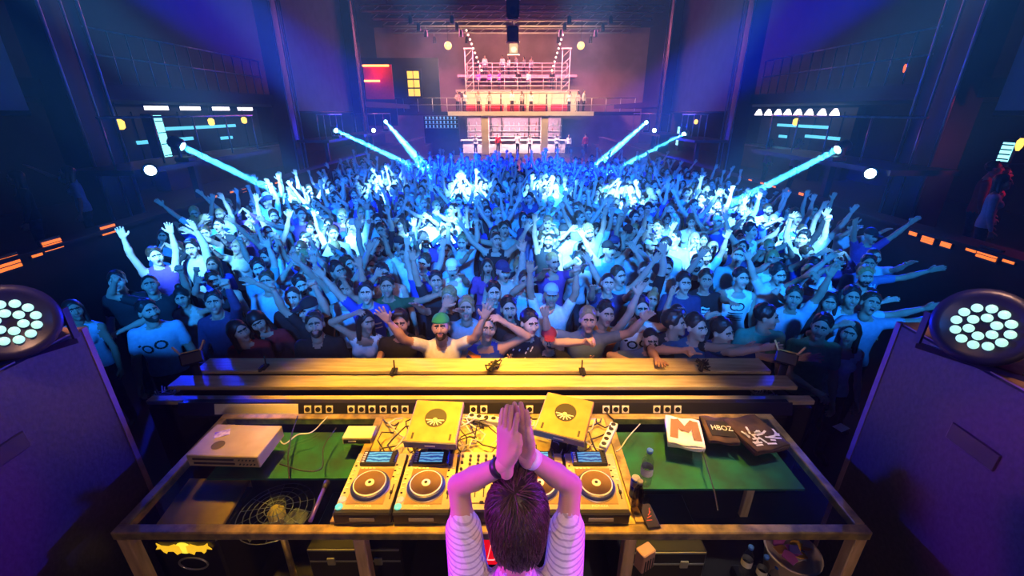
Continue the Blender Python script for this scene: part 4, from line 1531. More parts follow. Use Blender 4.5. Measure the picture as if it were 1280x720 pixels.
# ------------------------------------------------------------------ shirts, bottles, phone on the table
def cloth_slab(name, lab, px, py, w, d, rz, m, layers=3, z0=TZ, th=.016):
    p = at_z(px, py, z0 + .03)
    t = thing(name, lab, 'shirt', (p.x, p.y, z0), (0, 0, math.radians(rz)))
    r = random.Random(px)
    for k in range(layers):
        n = 12
        v, f = [], []
        for s_ in (0, 1):
            for i in range(n + 1):
                for j in range(n + 1):
                    x, y = (i / n - .5) * w, (j / n - .5) * d
                    e = min(i, n - i, j, n - j)
                    z = th * (k + s_) + .006 * math.sin(9 * x / w + k) * math.cos(7 * y / d) + (-.004 if e == 0 and s_ else 0) + .003
                    v.append((x * (1 + .02 * math.sin(5 * y + k)), y * (1 + .03 * math.sin(7 * x + k)), max(z, .001)))
        N = (n + 1) ** 2
        for i in range(n):
            for j in range(n):
                a_ = i * (n + 1) + j
                f.append((N + a_, N + a_ + n + 1, N + a_ + n + 2, N + a_ + 1))
                f.append((a_ + 1, a_ + n + 2, a_ + n + 1, a_))
        for i in range(n):
            for (a_, b_) in ((i * (n + 1), (i + 1) * (n + 1)), ((i + 1) * (n + 1) + n, i * (n + 1) + n), (i + 1, i), (n * (n + 1) + i, n * (n + 1) + i + 1)):
                f.append((a_, b_, N + b_, N + a_))
        MB().add(v, f, 0, True).build('fold', m, t)
    return t


M_shw = mat('white_cotton', (.80, .78, .76), .9, var=.08, scale=30, bump=.2)
M_shk = mat('brown_black_cotton', (.10, .055, .03), .9, col2=(.03, .02, .02), scale=8, bump=.3)
t = cloth_slab('folded_shirt', 'folded white t-shirt with a bold brown M print on the booth table', 855, 541, .22, .26, -14, M_shw, 3)
zt = .016 * 3 + .011
for k_, (pl, w) in enumerate((([(-.075, -.10), (-.055, .09)], .05), ([(-.055, .09), (0, -.02)], .05), ([(0, -.02), (.065, .09)], .05), ([(.065, .09), (.07, -.10)], .05))):
    v, f = stroke_quads(pl, w)
    MB().add([(x, y, zt + .0012 * k_) for x, y in v], f).build('letter_stroke', mat('brown_print', (.22, .13, .06), .9, var=.2), t)
t = cloth_slab('folded_shirt', 'folded black t-shirt with small white block lettering on the booth table', 899, 536, .19, .24, -8, M_shk, 2)
MB().box((.005, -.01, .041), (.15, .15, .004)).build('dark_panel', M_ink_k, t)
lv, lf = text_arrays('HBOZ', .045)
MB().add([(a * 1.1 + .01, b * 1.5 - .01, .0455) for a, b, c in lv], lf).build('lettering', M_mark, t)
t = cloth_slab('folded_shirt', 'dark brown folded t-shirt covered in jagged white scrawl on the booth table', 944, 542, .25, .30, 14, M_shk, 3)
r = random.Random(8)
for k in range(26):
    x, y = r.uniform(-.11, .11), r.uniform(-.14, .0)
    a_ = r.uniform(-.5, .6) + (PI / 2 if k % 3 == 0 else 0)
    L = r.uniform(.03, .06)
    v, f = stroke_quads([(x, y), (x + L * math.cos(a_), y + L * math.sin(a_))], .014)
    MB().add([(min(max(q[0], -.12), .12), min(max(q[1], -.145), .1), .0605) for q in v], f).build('scrawl_mark', M_mark, t)


def bottle(loc, lab, h=.22, r=.032, capc=(.03, .12, .6), m=None, lying=0, tilt=(0, 0, 0), lbl=True):
    t = thing('drink_bottle', lab, 'bottle', loc, tilt)
    MB().lathe([(r * .85, 0), (r, .012), (r, h * .30), (r * .94, h * .42), (r, h * .55), (r * .95, h * .68), (r * .45, h * .85), (r * .40, h * .93)], n=18).build('body', m or M_pet, t)
    MB().lathe([(r * .48, h * .925), (r * .50, h * .93), (r * .50, h), (r * .42, h * 1.005)], n=16).build('cap', mat('bottle_cap_%d' % int(capc[2] * 100), capc, .4, var=.1), t)
    if lbl:
        MB().lathe([(r * 1.015, h * .32), (r * 1.015, h * .52)], n=18, caps=False).build('label_band', M_white, t)
    return t


M_pet = clear_glass('clear_pet_plastic', (.80, .84, .88), .15, 1.8)
M_amber = clear_glass('dark_glass', (.35, .30, .26), .08, 1.6)
p = at_z(806, 605, TZ)
bottle((p.x, p.y, TZ + .003), 'tall clear water bottle with blue cap beside the end deck', .25, .034)
p = at_z(797, 640, TZ)
bottle((p.x - .01, p.y, TZ + .003), 'dark glass bottle in front of the drink can beside the end deck', .22, .030, (.2, .2, .2), M_amber, lbl=False)
p = at_z(793, 612, TZ + .05)
t = thing('drink_can', 'slim blue and silver drink can beside the end deck', 'can', (p.x, p.y, TZ + .003))
MB().lathe([(.022, 0), (.026, .008), (.026, .120), (.022, .132)], n=20).build('body', mat('blue_can_paint', (.02, .05, .42), .3, .6, var=.1), t)
MB().lathe([(.0228, .131), (.0228, .136), (.019, .134)], n=20).build('rim', M_silver, t)
MB().lathe([(.0265, .085), (.0265, .120)], n=20, caps=False).build('silver_band', M_silver, t)
p = at_z(811, 645, TZ + .01)
t = thing('phone', 'dark phone with reddish scrawl on its case at the table edge', 'phone', (p.x, p.y, TZ + .002), (0, 0, math.radians(6)))
MB().box((0, 0, .008), (.072, .145, .012), bev=.004).build('case', M_gear, t)
for k in range(4):
    MB().box((-.01 + .008 * k, -.03 + .02 * k, .0148), (.030, .004, .001), rz=.4 * k).build('scrawl_mark', mat('red_scrawl', (.55, .08, .05), .6, var=.2), t)
a, b = at_z(388, 652, TZ + .012), at_z(409, 603, TZ + .012)
t = thing('pocket_torch', 'slim violet torch lying on the glass beside the outer deck', 'torch', a)
d = b - a
MB().cyl((0, 0, .004), d * .8 + Vector((0, 0, .004)), .011, .011, 14).build('barrel', mat('violet_anodised', (.16, .10, .55), .3, .6, var=.1), t)
MB().cyl(d * .8 + Vector((0, 0, .004)), d + Vector((0, 0, .004)), .013, .018, 14).build('head', M_gear, t)

# fan under the glass, dusty round guard
p = at_z(372, 606, 1.2)
t = thing('pedestal_fan', 'round wire fan with pale post seen through the glass of the table', 'fan', (p.x, 1.95, .6))
MB().cyl((0, 0, 0), (0, 0, .03), .17, n=24).build('base', M_gear, t)
MB().cyl((0, 0, .03), (0, 0, .52), .02).build('post', M_brass, t)
for rr in (.06, .10, .14, .18, .22):
    MB().tube([(rr * math.cos(2 * PI * k / 28), rr * math.sin(2 * PI * k / 28), .66 + .04 * (1 - rr / .22)) for k in range(29)], .003, 4).build('guard_ring', M_steel, t)
for k in range(14):
    a_ = 2 * PI * k / 14
    MB().tube([(.02 * math.cos(a_), .02 * math.sin(a_), .70), (.22 * math.cos(a_), .22 * math.sin(a_), .66)], .002, 4).build('guard_wire', M_steel, t)
for k in range(3):
    a_ = 2 * PI * k / 3
    Mx = Matrix.Rotation(a_, 4, 'Z') @ Matrix.Translation((.10, 0, .62)) @ Matrix.Rotation(.4, 4, 'X')
    MB().prism([(-.06, -.02), (.0, -.06), (.08, -.05), (.09, .03), (.0, .05)], .006, Mx).build('blade', mat('smoky_blade', (.12, .12, .12), .4, var=.2), t)
MB().lathe([(.04, .54), (.05, .56), (.05, .66), (.03, .69)], n=18).build('motor', mat('yellowed_motor_shell', (.5, .38, .14), .5, var=.2), t)

# ------------------------------------------------------------------ under the table
p = at_z(232, 676, 1.20)
t = thing('drinks_cooler', 'black cooler cabinet with gold emblem of two charging bulls under the table', 'cooler', (p.x, p.y + .16, .6))
MB().box((0, .02, .315), (.40, .40, .63), bev=.012).build('cabinet', M_gear, t)
Mx = Matrix.Translation((0, .02, .585)) @ Matrix.Rotation(math.radians(8), 4, 'X')
MB().box((0, 0, 0), (.40, .38, .03), bev=.006, M=Matrix.Rotation(math.radians(8), 3, 'X')).build('lid', mat('amber_lit_lid', (.55, .33, .08), .5, col2=(.4, .22, .05), scale=6), t, (0, .02, .67))  # yellow light falling on the top put into the lid colour
em = MB()
FM = Matrix.Translation((0, -.186, .56)) @ Matrix.Rotation(PI / 2, 4, 'X')
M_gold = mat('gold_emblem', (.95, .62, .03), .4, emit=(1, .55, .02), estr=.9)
for q in (-1, 1):
    body = [(.015, -.02), (.02, .035), (.05, .045), (.085, .03), (.125, .035), (.15, .055), (.147, .03), (.165, .005), (.135, .01), (.125, -.015), (.11, -.03), (.10, -.012), (.065, -.012), (.05, -.04), (.035, -.03)]
    MB().prism([(q * x, y) for x, y in body], .004, FM).build('bull_shape', M_gold, t)
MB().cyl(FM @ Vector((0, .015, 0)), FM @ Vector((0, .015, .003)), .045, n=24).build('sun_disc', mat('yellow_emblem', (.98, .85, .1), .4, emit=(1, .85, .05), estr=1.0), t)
o = MB()
o.tube([(.085 * math.cos(2 * PI * k / 24) + .02, -.186, .44 + .05 * math.sin(2 * PI * k / 24)) for k in range(25)], .006, 6)
o.build('round_handle', M_silver, t)

dp = pray(607, 693)
q = Vector((0, 0, CAMZ)) + dp * (1.92 / dp.y)
t = thing('led_counter', 'red lit number display under the table behind the performer shoulder', 'display', (q.x, q.y, q.z - .10), (math.radians(-25), 0, 0))
MB().box((0, 0, .10), (.24, .05, .19), bev=.006).build('case', M_gear, t)
MB().box((0, -.027, .10), (.21, .004, .16)).build('panel', M_red, t)


def seg_digit(ch, cx, cz, w, h, parent):
    S = {'a': ((-1, 2), (1, 2)), 'b': ((1, 2), (1, 0)), 'c': ((1, 0), (1, -2)), 'd': ((-1, -2), (1, -2)), 'e': ((-1, 0), (-1, -2)), 'f': ((-1, 2), (-1, 0)), 'g': ((-1, 0), (1, 0))}
    for s_ in {'7': 'abc', '0': 'abcdef'}[ch]:
        (x0, z0), (x1, z1) = S[s_]
        MB().beam((cx + x0 * w / 2 + z0 * .006, -.031, cz + z0 * h / 4), (cx + x1 * w / 2 + z1 * .006, -.031, cz + z1 * h / 4), .008, .004).build('digit_segment', M_reddig, parent)


seg_digit('7', -.045, .10, .045, .10, t)
seg_digit('0', .045, .10, .045, .10, t)
MB().box((-.002, -.031, .052), (.010, .004, .010)).build('decimal_point', M_reddig, t)
# a plinth carries the counter
tag(MB().box((q.x, q.y + .02, .6 + (q.z - .15 - .6) / 2), (.30, .16, q.z - .15 - .6), bev=.01).build('counter_plinth', M_gear), 'black plinth under the red number display', 'plinth')

d_ = pray(806, 697)
q = Vector((0, 0, CAMZ)) + d_ * (1.80 / d_.y)
t = thing('adapter_box', 'small pinkish slotted adapter box hanging under the table near the leg', 'box', (q.x, q.y, .6), (0, 0, .5))
MB().box((0, 0, q.z - .6), (.10, .07, .15), bev=.006).build('case', mat('dusty_pink_plastic', (.55, .30, .26), .5, var=.2), t)
for k in range(4):
    MB().box((-.03 + .02 * k, -.037, q.z - .62), (.006, .004, .09)).build('slot', M_gear, t)
MB().cyl((0, 0, 0), (0, 0, q.z - .68), .018, n=12).build('post', M_gear, t)

for k, (px, py) in enumerate(((936, 694), (955, 706), (969, 718))):
    d_ = pray(px, py)
    q = Vector((0, 0, CAMZ)) + d_ * (1.93 / d_.y)
    bottle((q.x, 1.93 + .0 * k, q.z - .16), ('water bottle with blue cap under the table, farthest from the bucket', 'water bottle with blue cap under the table, middle of three', 'water bottle with blue cap under the table, touching the bucket')[k], .24, .033)
q0 = at_y(936, 694, 1.93)
crate_z = at_y(969, 718, 1.93).z - .165
for k, (px, py) in enumerate(((936, 694), (955, 706), (969, 718))):
    pass
d_ = pray(985, 690)
q = Vector((0, 0, CAMZ)) + d_ * (2.0 / d_.y)
t = thing('rubbish_bucket', 'white bucket lined with plastic and full of bright wrappers under the table', 'bucket', (q.x + .03, q.y, .6))
hb = q.z - .6
MB().lathe([(.125, 0), (.13, .01), (.165, hb), (.172, hb + .006), (.172, hb + .016), (.160, hb + .016), (.15, hb - .05), (.12, hb - .06)], n=28).build('pail', mat('creamy_pail_plastic', (.78, .62, .48), .45, var=.1), t)
r = random.Random(5)
wr = [((.55, .12, .5), 'magenta'), ((.85, .4, .03), 'orange'), ((.12, .10, .5), 'blue'), ((.85, .8, .75), 'white')]
for k in range(14):
    c, nm = wr[k % 4]
    a_, rr = r.uniform(0, 6.28), r.uniform(0, .10)
    pts = [(r.uniform(-.05, .05), r.uniform(-.04, .04)) for _ in range(3)]
    Mx = Matrix.Translation((rr * math.cos(a_), rr * math.sin(a_), hb - .03 + r.uniform(0, .05))) @ Matrix.Rotation(r.uniform(-.8, .8), 4, 'X') @ Matrix.Rotation(r.uniform(0, 6), 4, 'Z')
    tag(MB().prism([(-.04, -.03), (.035, -.035), (.045, .02), (.0, .04), (-.045, .025)], .006, Matrix.Translation((q.x + .03, q.y, .6)) @ Mx).build('wrapper', mat(nm + '_wrapper', c, .35, var=.2)), nm + ' crumpled wrapper in the rubbish bucket', 'wrapper', nm + ' wrappers in the bucket')
# flight cases under the table
for x, y, w, lab in ((.95, 2.1, .55, 'black flight case with silver edges under the table near the adapter box'), (-1.0, 2.12, .6, 'black flight case with silver edges under the deck end of the table')):
    t = thing('flight_case', lab, 'case', (x, y, .6))
    b = MB().box((0, 0, .2), (w, .45, .40), bev=.01).build('shell', M_gear, t)
    for z_ in (.40, .30):
        MB().box((0, -.226, z_ - .005), (w * .96, .006, .012)).build('edge_trim', M_silver, t)
    for q_ in (-1, 1):
        MB().box((q_ * w * .25, -.232, .30), (.05, .012, .06), bev=.003).build('latch', M_silver, t)

# small crate that carries the bottles
t = thing('bottle_crate', 'black crate under the table that holds the three water bottles', 'crate', (at_y(953, 706, 1.93).x, 1.93, .6))
zc = at_y(936, 694, 1.93).z - .165 - .6
MB().box((0, 0, zc / 2 - .05), (.26, .20, max(zc - .11, .1)), bev=.006).build('body', M_gear, t)

# ------------------------------------------------------------------ tall speakers, LED lamps on them
M_cab = mat('black_speaker_paint', (.035, .032, .04), .45, col2=(.02, .018, .025), scale=40, bump=.15)
M_cabtop = mat('brown_lit_scuffed_top', (.55, .32, .20), .55, col2=(.18, .10, .07), scale=6)  # warm light on the tops put into the brown, with random scuffs
M_led = emat('white_led_lens', (.50, .95, .82), 1.0)
M_lamp = mat('black_lamp_housing', (.015, .015, .05), .35, .2, var=.2)
for s, nm in ((-1, 'beside the rack player end of the table'), (1, 'beside the shirt end of the table')):
    x0 = 2.25 if s < 0 else 2.085
    y1 = 2.03 if s < 0 else 2.09
    t = thing('speaker_cabinet', f'tall black speaker cabinet {nm}', 'speaker', (s * (x0 + .5), y1 - .65, .6))
    b = MB().box((0, 0, .95), (1.0, 1.3, 1.896), bev=.012).build('cabinet', M_cab, t)
    MB().box((0, 0, 1.897), (.985, 1.285, .008)).build('top_panel', M_cabtop, t)
    for (xx, yy) in ((-.49, -.64), (-.49, .64), (.49, -.64), (.49, .64)):
        MB().beam((xx, yy, .01), (xx, yy, 1.90), .03, .03).build('corner_trim', mat('worn_edge_metal', (.25, .16, .22), .5, .4, var=.3), t)
    MB().box((-s * .503, .1, 1.55), (.012, .22, .09), bev=.004).build('handle_cup', M_gear, t)
    g = MB().box((0, .653, 1.0), (.86, .012, 1.5)).build('grille', M_gear, t)
    # lamp
    c = at_z(1226 if s > 0 else 14, 414 if s > 0 else 408, 2.66)
    l = thing('led_par_lamp', 'round lamp of white LED lenses on the speaker %s' % ('near the rack player' if s < 0 else 'near the shirts'), 'lamp', (c.x, c.y, 2.502))
    aim = (Vector((0, .3, 3.0)) - c)
    aim.z = .95
    aim.normalize()
    cc = Vector((0, 0, c.z - 2.502 + .02))
    MB().lathe([(.11, -.20), (.165, -.14), (.170, 0), (.168, .022), (.130, .016), (.112, .004)], cc, aim, 32).build('housing', M_lamp, l)
    x_, y_, z_ = frame_from(aim)
    lens = []
    for n_, rr in ((6, .042), (12, .084)):
        for k in range(n_):
            a_ = 2 * PI * (k + .5 * (n_ == 6)) / n_
            q_ = cc + (x_ * math.cos(a_) + y_ * math.sin(a_)) * rr
            MB().lathe([(.017, .004), (.019, .010), (.015, .017), (.007, .020)], q_, aim, 14).build('led_lens', M_led, l)
    for q2 in (-1, 1):
        MB().beam(cc + x_ * .180 * q2, cc + x_ * .180 * q2 + Vector((0, 0, -.16)), .03, .012).build('yoke_arm', M_lamp, l)
    MB().beam(cc + x_ * .180 + Vector((0, 0, -.172)), cc - x_ * .180 + Vector((0, 0, -.172)), .012, .03).build('yoke_base', M_lamp, l)
    spot('led_par_light', c + aim * .06, c + aim * 3, 60, (.02, .10, 1.0), 120, .8, .12)

# flood lamps at the counter ends
for s, px, py in ((-1, 238, 440), (1, 985, 440)):
    c = at_z(px, py, 1.70)
    t = thing('flood_lamp', 'gold-reflecting barn-door flood lamp at the %s end of the counter' % ('dim' if s < 0 else 'blue-lit'), 'lamp', (c.x, c.y, 0))
    R = Matrix.Rotation(s * -.6, 4, 'Z') @ Matrix.Rotation(-.5, 4, 'X')
    def tr(mb, nm, m):
        o = mb.build(nm, m, t)
        o.matrix_local = Matrix.Translation((0, 0, 1.64)) @ R
        return o
    tr(MB().box((0, 0, 0), (.16, .12, .10), bev=.01), 'housing', M_gear)
    tr(MB().box((0, -.005, .056), (.13, .09, .012), bev=.003), 'reflector', mat('gold_reflector', (.95, .62, .15), .3, .7, var=.15))
    tr(MB().box((-.085, 0, .08), (.012, .11, .10), M=Matrix.Rotation(-.5, 3, 'Y')), 'barn_door', mat('gold_barn_door', (.8, .55, .2), .35, .5, var=.2))
    tr(MB().box((.085, 0, .08), (.012, .11, .10), M=Matrix.Rotation(.5, 3, 'Y')), 'barn_door', mat('gold_barn_door', (.8, .55, .2), .35, .5))
    MB().cyl((0, 0, 0), (0, 0, 1.58), .03).build('pole', M_gear, t)
    MB().cyl((0, 0, 0), (0, 0, .03), .22, n=20).build('base', M_gear, t)
    # bundle of glittering cable beside it
    c2 = at_z(px - s * -22 if s < 0 else px + 0, py + 32, 1.45)
    r = random.Random(px)
    mb = MB()
    c2 = Vector((c.x - .12 * 1 if s < 0 else c.x - .25, c.y - .20, 1.40))
    for k in range(8):
        mb.tube([(c2.x + r.uniform(-.09, .09), c2.y + r.uniform(-.08, .08), c2.z + r.uniform(-.04, .07)) for _ in range(6)], .005, 5)
    mb.cyl((c2.x, c2.y, 0), (c2.x, c2.y, c2.z), .04)
    tag(mb.build('cable_bundle', M_steel), 'glinting knot of cables hung on a post by the %s flood lamp' % ('dim' if s < 0 else 'blue-lit'), 'cable')
# papers lying on the stage wings
for px, py, lab in ((135, 453, 'small white paper slip lying on the dark ledge near the speaker'), (1052, 533, 'pale sheet of paper lying on the stage near the tall speaker')):
    q = at_z(px, py, .62 if px > 600 else .62)
    tag(MB().box((q.x, q.y, .606), (.13, .09, .004), rz=.4).build('paper_sheet', M_white), lab, 'paper')

# ------------------------------------------------------------------ the performer
def striped_cotton():
    m = mat('striped_white_cotton', (.8, .76, .74), .85, spec=.2)
    nt = m.node_tree
    b = nt.nodes['Principled BSDF']
    tc = nt.nodes.new('ShaderNodeTexCoord')
    w = nt.nodes.new('ShaderNodeTexWave')
    w.bands_direction = 'Z'
    w.inputs['Scale'].default_value = 24
    w.inputs['Distortion'].default_value = 1.5
    cr = nt.nodes.new('ShaderNodeValToRGB')
    cr.color_ramp.elements[0].color = (.48, .44, .48, 1)
    cr.color_ramp.elements[0].position = .10
    cr.color_ramp.elements[1].color = (.80, .76, .74, 1)
    cr.color_ramp.elements[1].position = .28
    n = nt.nodes.new('ShaderNodeTexNoise')
    n.inputs['Scale'].default_value = 14
    n.inputs['Distortion'].default_value = 1.2
    bp = nt.nodes.new('ShaderNodeBump')
    bp.inputs['Strength'].default_value = .8
    bp.inputs['Distance'].default_value = .03
    nt.links.new(tc.outputs['Object'], w.inputs['Vector'])
    nt.links.new(tc.outputs['Object'], n.inputs['Vector'])
    nt.links.new(w.outputs['Fac'], cr.inputs['Fac'])
    nt.links.new(cr.outputs['Color'], b.inputs['Base Color'])
    nt.links.new(n.outputs['Fac'], bp.inputs['Height'])
    nt.links.new(bp.outputs['Normal'], b.inputs['Normal'])
    return m



def ik(sh_, wr_, pole, l1=.285, l2=.255):
    d_ = wr_ - sh_
    L = min(np.linalg.norm(d_), l1 + l2 - .002)
    n0 = d_ / np.linalg.norm(d_)
    a_ = (l1 * l1 - l2 * l2 + L * L) / (2 * L)
    h_ = math.sqrt(max(l1 * l1 - a_ * a_, 1e-6))
    pl = np.array(pole, float)
    pl = unit(pl - n0 * (pl @ n0))
    el = sh_ + n0 * a_ + pl * h_
    return unit(el - sh_), unit(wr_ - el)


dj_spec = dict(sex='m', sleeve='short', head=(-8, 0, 6), lean=(8, 0), bulk=.92, armr=.86, headpos=(0, -.055, 1.655))
DL = rotm(8, 0, 0)
for q, key in ((1, 'b'), (-1, 'a')):
    sh0 = V3(0, 0, .95) + DL @ (V3(q * (.178 * .92 - .022), -.018, 1.435) - V3(0, 0, .95))
    pn = np.array((-q * .80, -q * .60, 0))
    u, w = ik(sh0, V3(0, -.18, 1.835) - pn * .034, (q * .62, -.60, -.25))
    dj_spec[key] = (tuple(DL.T @ u), tuple(DL.T @ w), 'clasp', tuple(pn), tuple(unit(V3(.04, -.02, .99) + pn * .10)))
v, f, t_, HM = person_arrays(dj_spec, .0115, .007, .0036)
me = np_mesh('person', v, f, t_, [M_skin, striped_cotton()] + BODY_MATS[2:])
dj = link(bpy.data.objects.new('person', me))
dj.location = (.012, .865, .6)
dj.rotation_euler = (0, 0, PI)
dj.scale = (1.06,) * 3
dj.color = (.80, .76, .74, 1)
tag(dj, 'performer seen from behind in white striped t-shirt with palms pressed together overhead', 'person')
# hair: shell plus combed strands
sh = SDF()
sh.ball((0, .026, .040), 1.0, 0, S=(.090, .112, .102))
sh.ball((0, .085, -.045), 1.0, 0, S=(.066, .046, .075), k=.04)
sh.cap((-.03, -.05, .118), (.03, -.05, .118), .030, .030, 0, k=.03)
sh.ball((0, -.095, -.02), 1.0, 0, S=(.066, .07, .088), k=.01, op='sub')
sh.ball((0, -.03, -.10), 1.0, 0, S=(.2, .065, .075), k=.01, op='sub')
hv, hf, ht = sh.mesh(.007)
hm = np_mesh('hair', hv, hf, ht * 0, [M_hair])
h = link(bpy.data.objects.new('hair', hm))
h.parent = dj
h.matrix_local = Matrix(HM.tolist())
h.color = (.016, .011, .008, 1)
bv_ = BVHTree.FromPolygons([tuple(p) for p in hv], [tuple(q) for q in hf])
rs = random.Random(12)
st = MB()
for k in range(1500):
    a_, b_ = rs.uniform(0, 2 * PI), math.acos(rs.uniform(-.45, 1))
    p = Vector((.11 * math.sin(b_) * math.cos(a_), .03 + .13 * math.sin(b_) * math.sin(a_), .03 + .13 * math.cos(b_)))
    crown = Vector((.01, .05, .13))
    hit = bv_.find_nearest(p)
    if hit[0] is None or hit[0].y < -.075 and hit[0].z < .06:
        continue
    pts = []
    cur, nrm = hit[0], hit[1]
    dirv = (cur - crown)
    dirv = (dirv - nrm * dirv.dot(nrm))
    if dirv.length < 1e-4:
        continue
    dirv.normalize()
    dirv += Vector((rs.uniform(-.35, .35), rs.uniform(-.35, .35), rs.uniform(-.3, .3)))
    for q in range(4):
        hh = bv_.find_nearest(cur + dirv * .017 * q)
        if hh[0] is None:
            break
        pts.append(hh[0] + hh[1] * (.0022 + .0016 * q))
    if len(pts) == 4:
        st.tube(pts, rs.uniform(.0010, .0020), 4)
so = st.build('hair_strands', M_hair, h)
so.color = (.055, .034, .017, 1)
# wrist bands
for q, nm, m_ in ((1, 'black_wristband', M_gear), (-1, 'white_wristband', M_white)):
    ar = dj_spec['b' if q > 0 else 'a']
    L_ = rotm(8, 0, 0)
    u, w = L_ @ unit(ar[0]), L_ @ unit(ar[1])
    lift = max(0, u[2])
    shp = V3(0, 0, .95) + L_ @ (V3(q * (.178 * .92 - .025 * lift), -.02 * lift, 1.390 + .05 * lift) - V3(0, 0, .95))
    wr_ = shp + u * .285 + w * .225
    MB().lathe([(.0275, -.014), (.0315, -.011), (.0315, .011), (.0275, .014)], Vector(wr_), Vector(w), 20).build(nm, m_, dj)

# ------------------------------------------------------------------ pillars, screens, side platforms
M_edge = mat('blue_grey_edge_tube', (.35, .38, .5), .35, .7, var=.2)
M_seat_red = mat('red_upholstery', (.45, .02, .04), .7, var=.2)
M_wwhite = mat('warm_white_panel', (.85, .78, .66), .6, var=.12, scale=1.2)
n_ = 0
for s, side in ((-1, 'left'), (1, 'right')):
    for y in (9.1, 17.4, 25.7):
        n_ += 1
        p = struct('pillar_%d' % n_, MB().box((s * 8.45, y, 5.6), (.55, .75, 11.15)), M_pillar, 'tall dark pillar along the %s side of the dance floor' % side)
        for yy in (y - .40, y + .40):
            MB().cyl((s * 8.14, yy, 0), (s * 8.14, yy, 11.15), .028, n=8).build('edge_tube', M_edge, p)
        MB().cyl((s * 8.10, y, 0), (s * 8.10, y, 11.15), .022, n=8).build('edge_tube', M_edge, p)
    for k, (y0, y1) in enumerate(((1.0, 8.3), (18.0, 25.2))):
        t = thing('projection_screen', f'large grey blank screen hung on the {side} side ' + ('close to the stage' if k == 0 else 'towards the far end'), 'screen', (s * 8.6, (y0 + y1) / 2, 3.5))
        MB().box((0, 0, 3.7), (.05, y1 - y0, 7.3)).build('cloth', M_screen, t)
        MB().cyl((0, -(y1 - y0) / 2, .03), (0, (y1 - y0) / 2, .03), .05, n=10).build('bottom_bar', M_pillar, t)
    # rails of the gallery
    t = thing('gallery_railing', f'thin dark metal railing along the {side} gallery', 'railing', (s * 8.75, 13.2, 4.11))
    for k in range(15):
        MB().cyl((0, -3.5 + k * .5, 0), (0, -3.5 + k * .5, 1.05), .016, n=6).build('post', M_steel, t)
    for z in (1.05, .55):
        MB().cyl((0, -3.6, z), (0, 3.6, z), .02, n=6).build('rail', M_steel, t)
    # service platforms at the pillars, with rails
    for y, ln, wh in ((10.6, 4.9, 'near'), (18.6, 2.6, 'middle'), (24.7, 6.4, 'far')):
        t = thing('lamp_platform', f'small railed lamp platform at the {wh} pillar on the {side}', 'platform', (s * 7.6, y, 2.45))
        MB().box((0, 0, .05), (1.3, ln, .10)).build('deck', M_pillar, t)
        for k in range(5):
            yy = -ln / 2 + .05 + k * (ln - .1) / 4
            MB().cyl((-s * .30, yy, .1), (-s * .30, yy, 1.0), .018, n=6).build('post', M_steel, t)
        for z in (1.0,):
            MB().cyl((-s * .30, -ln / 2, z), (-s * .30, ln / 2, z), .022, n=8).build('rail', M_steel, t)
        MB().box((0, 0, -.725), (.14, .14, 1.45)).build('support', M_pillar, t)
    # moving head lamps with their beams
M_lens = emat('cyan_lens', (.35, .95, 1.0), 14)
M_lens2 = emat('blue_white_lens', (.6, .8, 1.0), 12)
PLATS = 1
BEAMS = [(228, 183, 375, 254, -7.05, 1.0, 'by the near left pillar'), (420, 163, 525, 212, -7.05, 1.4, 'by the middle left pillar'), (482, 152, 532, 210, -7.05, 1.8, 'by the far left pillar'),
         (808, 153, 748, 205, 7.05, 1.8, 'by the far right pillar'), (855, 168, 770, 213, 7.05, 1.4, 'by the middle right pillar'), (1047, 187, 905, 259, 7.05, 1.0, 'by the near right pillar')]
for px, py, tx, ty, xx, pw, lab in BEAMS:
    c = at_x(px, py, xx)
    tg = at_z(tx, ty, 1.6)
    t = thing('moving_head_lamp', 'black moving head lamp throwing a narrow cyan beam ' + lab, 'lamp', (c.x, c.y, 2.555))
    d = (tg - c).normalized()
    o = Vector((0, 0, c.z - 2.555))
    hz0 = max(c.z - 2.555 - .25, .05)
    MB().box((0, 0, .05), (.30, .30, .10), bev=.02).build('base', M_gear, t)
    x_, y_, z_ = frame_from(d)
    for q in (-1, 1):
        ax_ = Vector((-d.y, d.x, 0)).normalized() * (.16 * q)
        MB().beam(ax_ + Vector((0, 0, .1)), ax_ + Vector((0, 0, max(o.z, .2) + .04)), .05, .05).build('yoke_arm', M_gear, t)
    MB().lathe([(.08, -.22), (.13, -.16), (.14, .0), (.12, .05)], o - d * .05, d, 18).build('head', M_gear, t)
    MB().lathe([(.085, .0), (.09, .008), (.06, .02)], o, d, 18).build('lens', M_lens, t)
    bl = area('moving_head_beam', c + d * .07, tg, 1500 * pw * BEAMW, (.04, .50, 1.0), .12, .12, 2.2)
    bl.data.shape = 'DISK'
for px, py, xx, lab in ((188, 213, -6.78, 'left'), (1088, 217, 6.78, 'right'), (467, 163, -6.78, 'far left'), (818, 163, 6.78, 'far right')):
    c = at_x(px, py, xx)
    t = thing('blinder_lamp', f'round bright blue-white lamp facing the stage on the {lab} platform edge', 'lamp', (c.x, c.y, c.z))
    d = (Vector((0, 1, 3)) - c).normalized()
    MB().lathe([(.07, -.18), (.12, -.12), (.13, 0), (.11, .01)], (0, 0, 0), d, 20).build('housing', M_gear, t)
    MB().lathe([(.10, .0), (.10, .008), (.06, .016)], (0, 0, 0), d, 20).build('lens', M_lens2, t)
    MB().beam((0, 0, 0), (math.copysign(.35, xx), 0, 2.47 - c.z), .04, .04).build('bracket', M_gear, t)
    spot('blinder_light', c + d * .05, c + d * 5, 2600, (.002, .02, 1.0), 80, 1.0, .08)
    if abs(px - 640) > 400:
        spot('blinder_beam', c + d * .05, (-math.copysign(2.35, xx), 1.45, 1.95), 3600, (.002, .015, 1.0), 16, .8, .08)

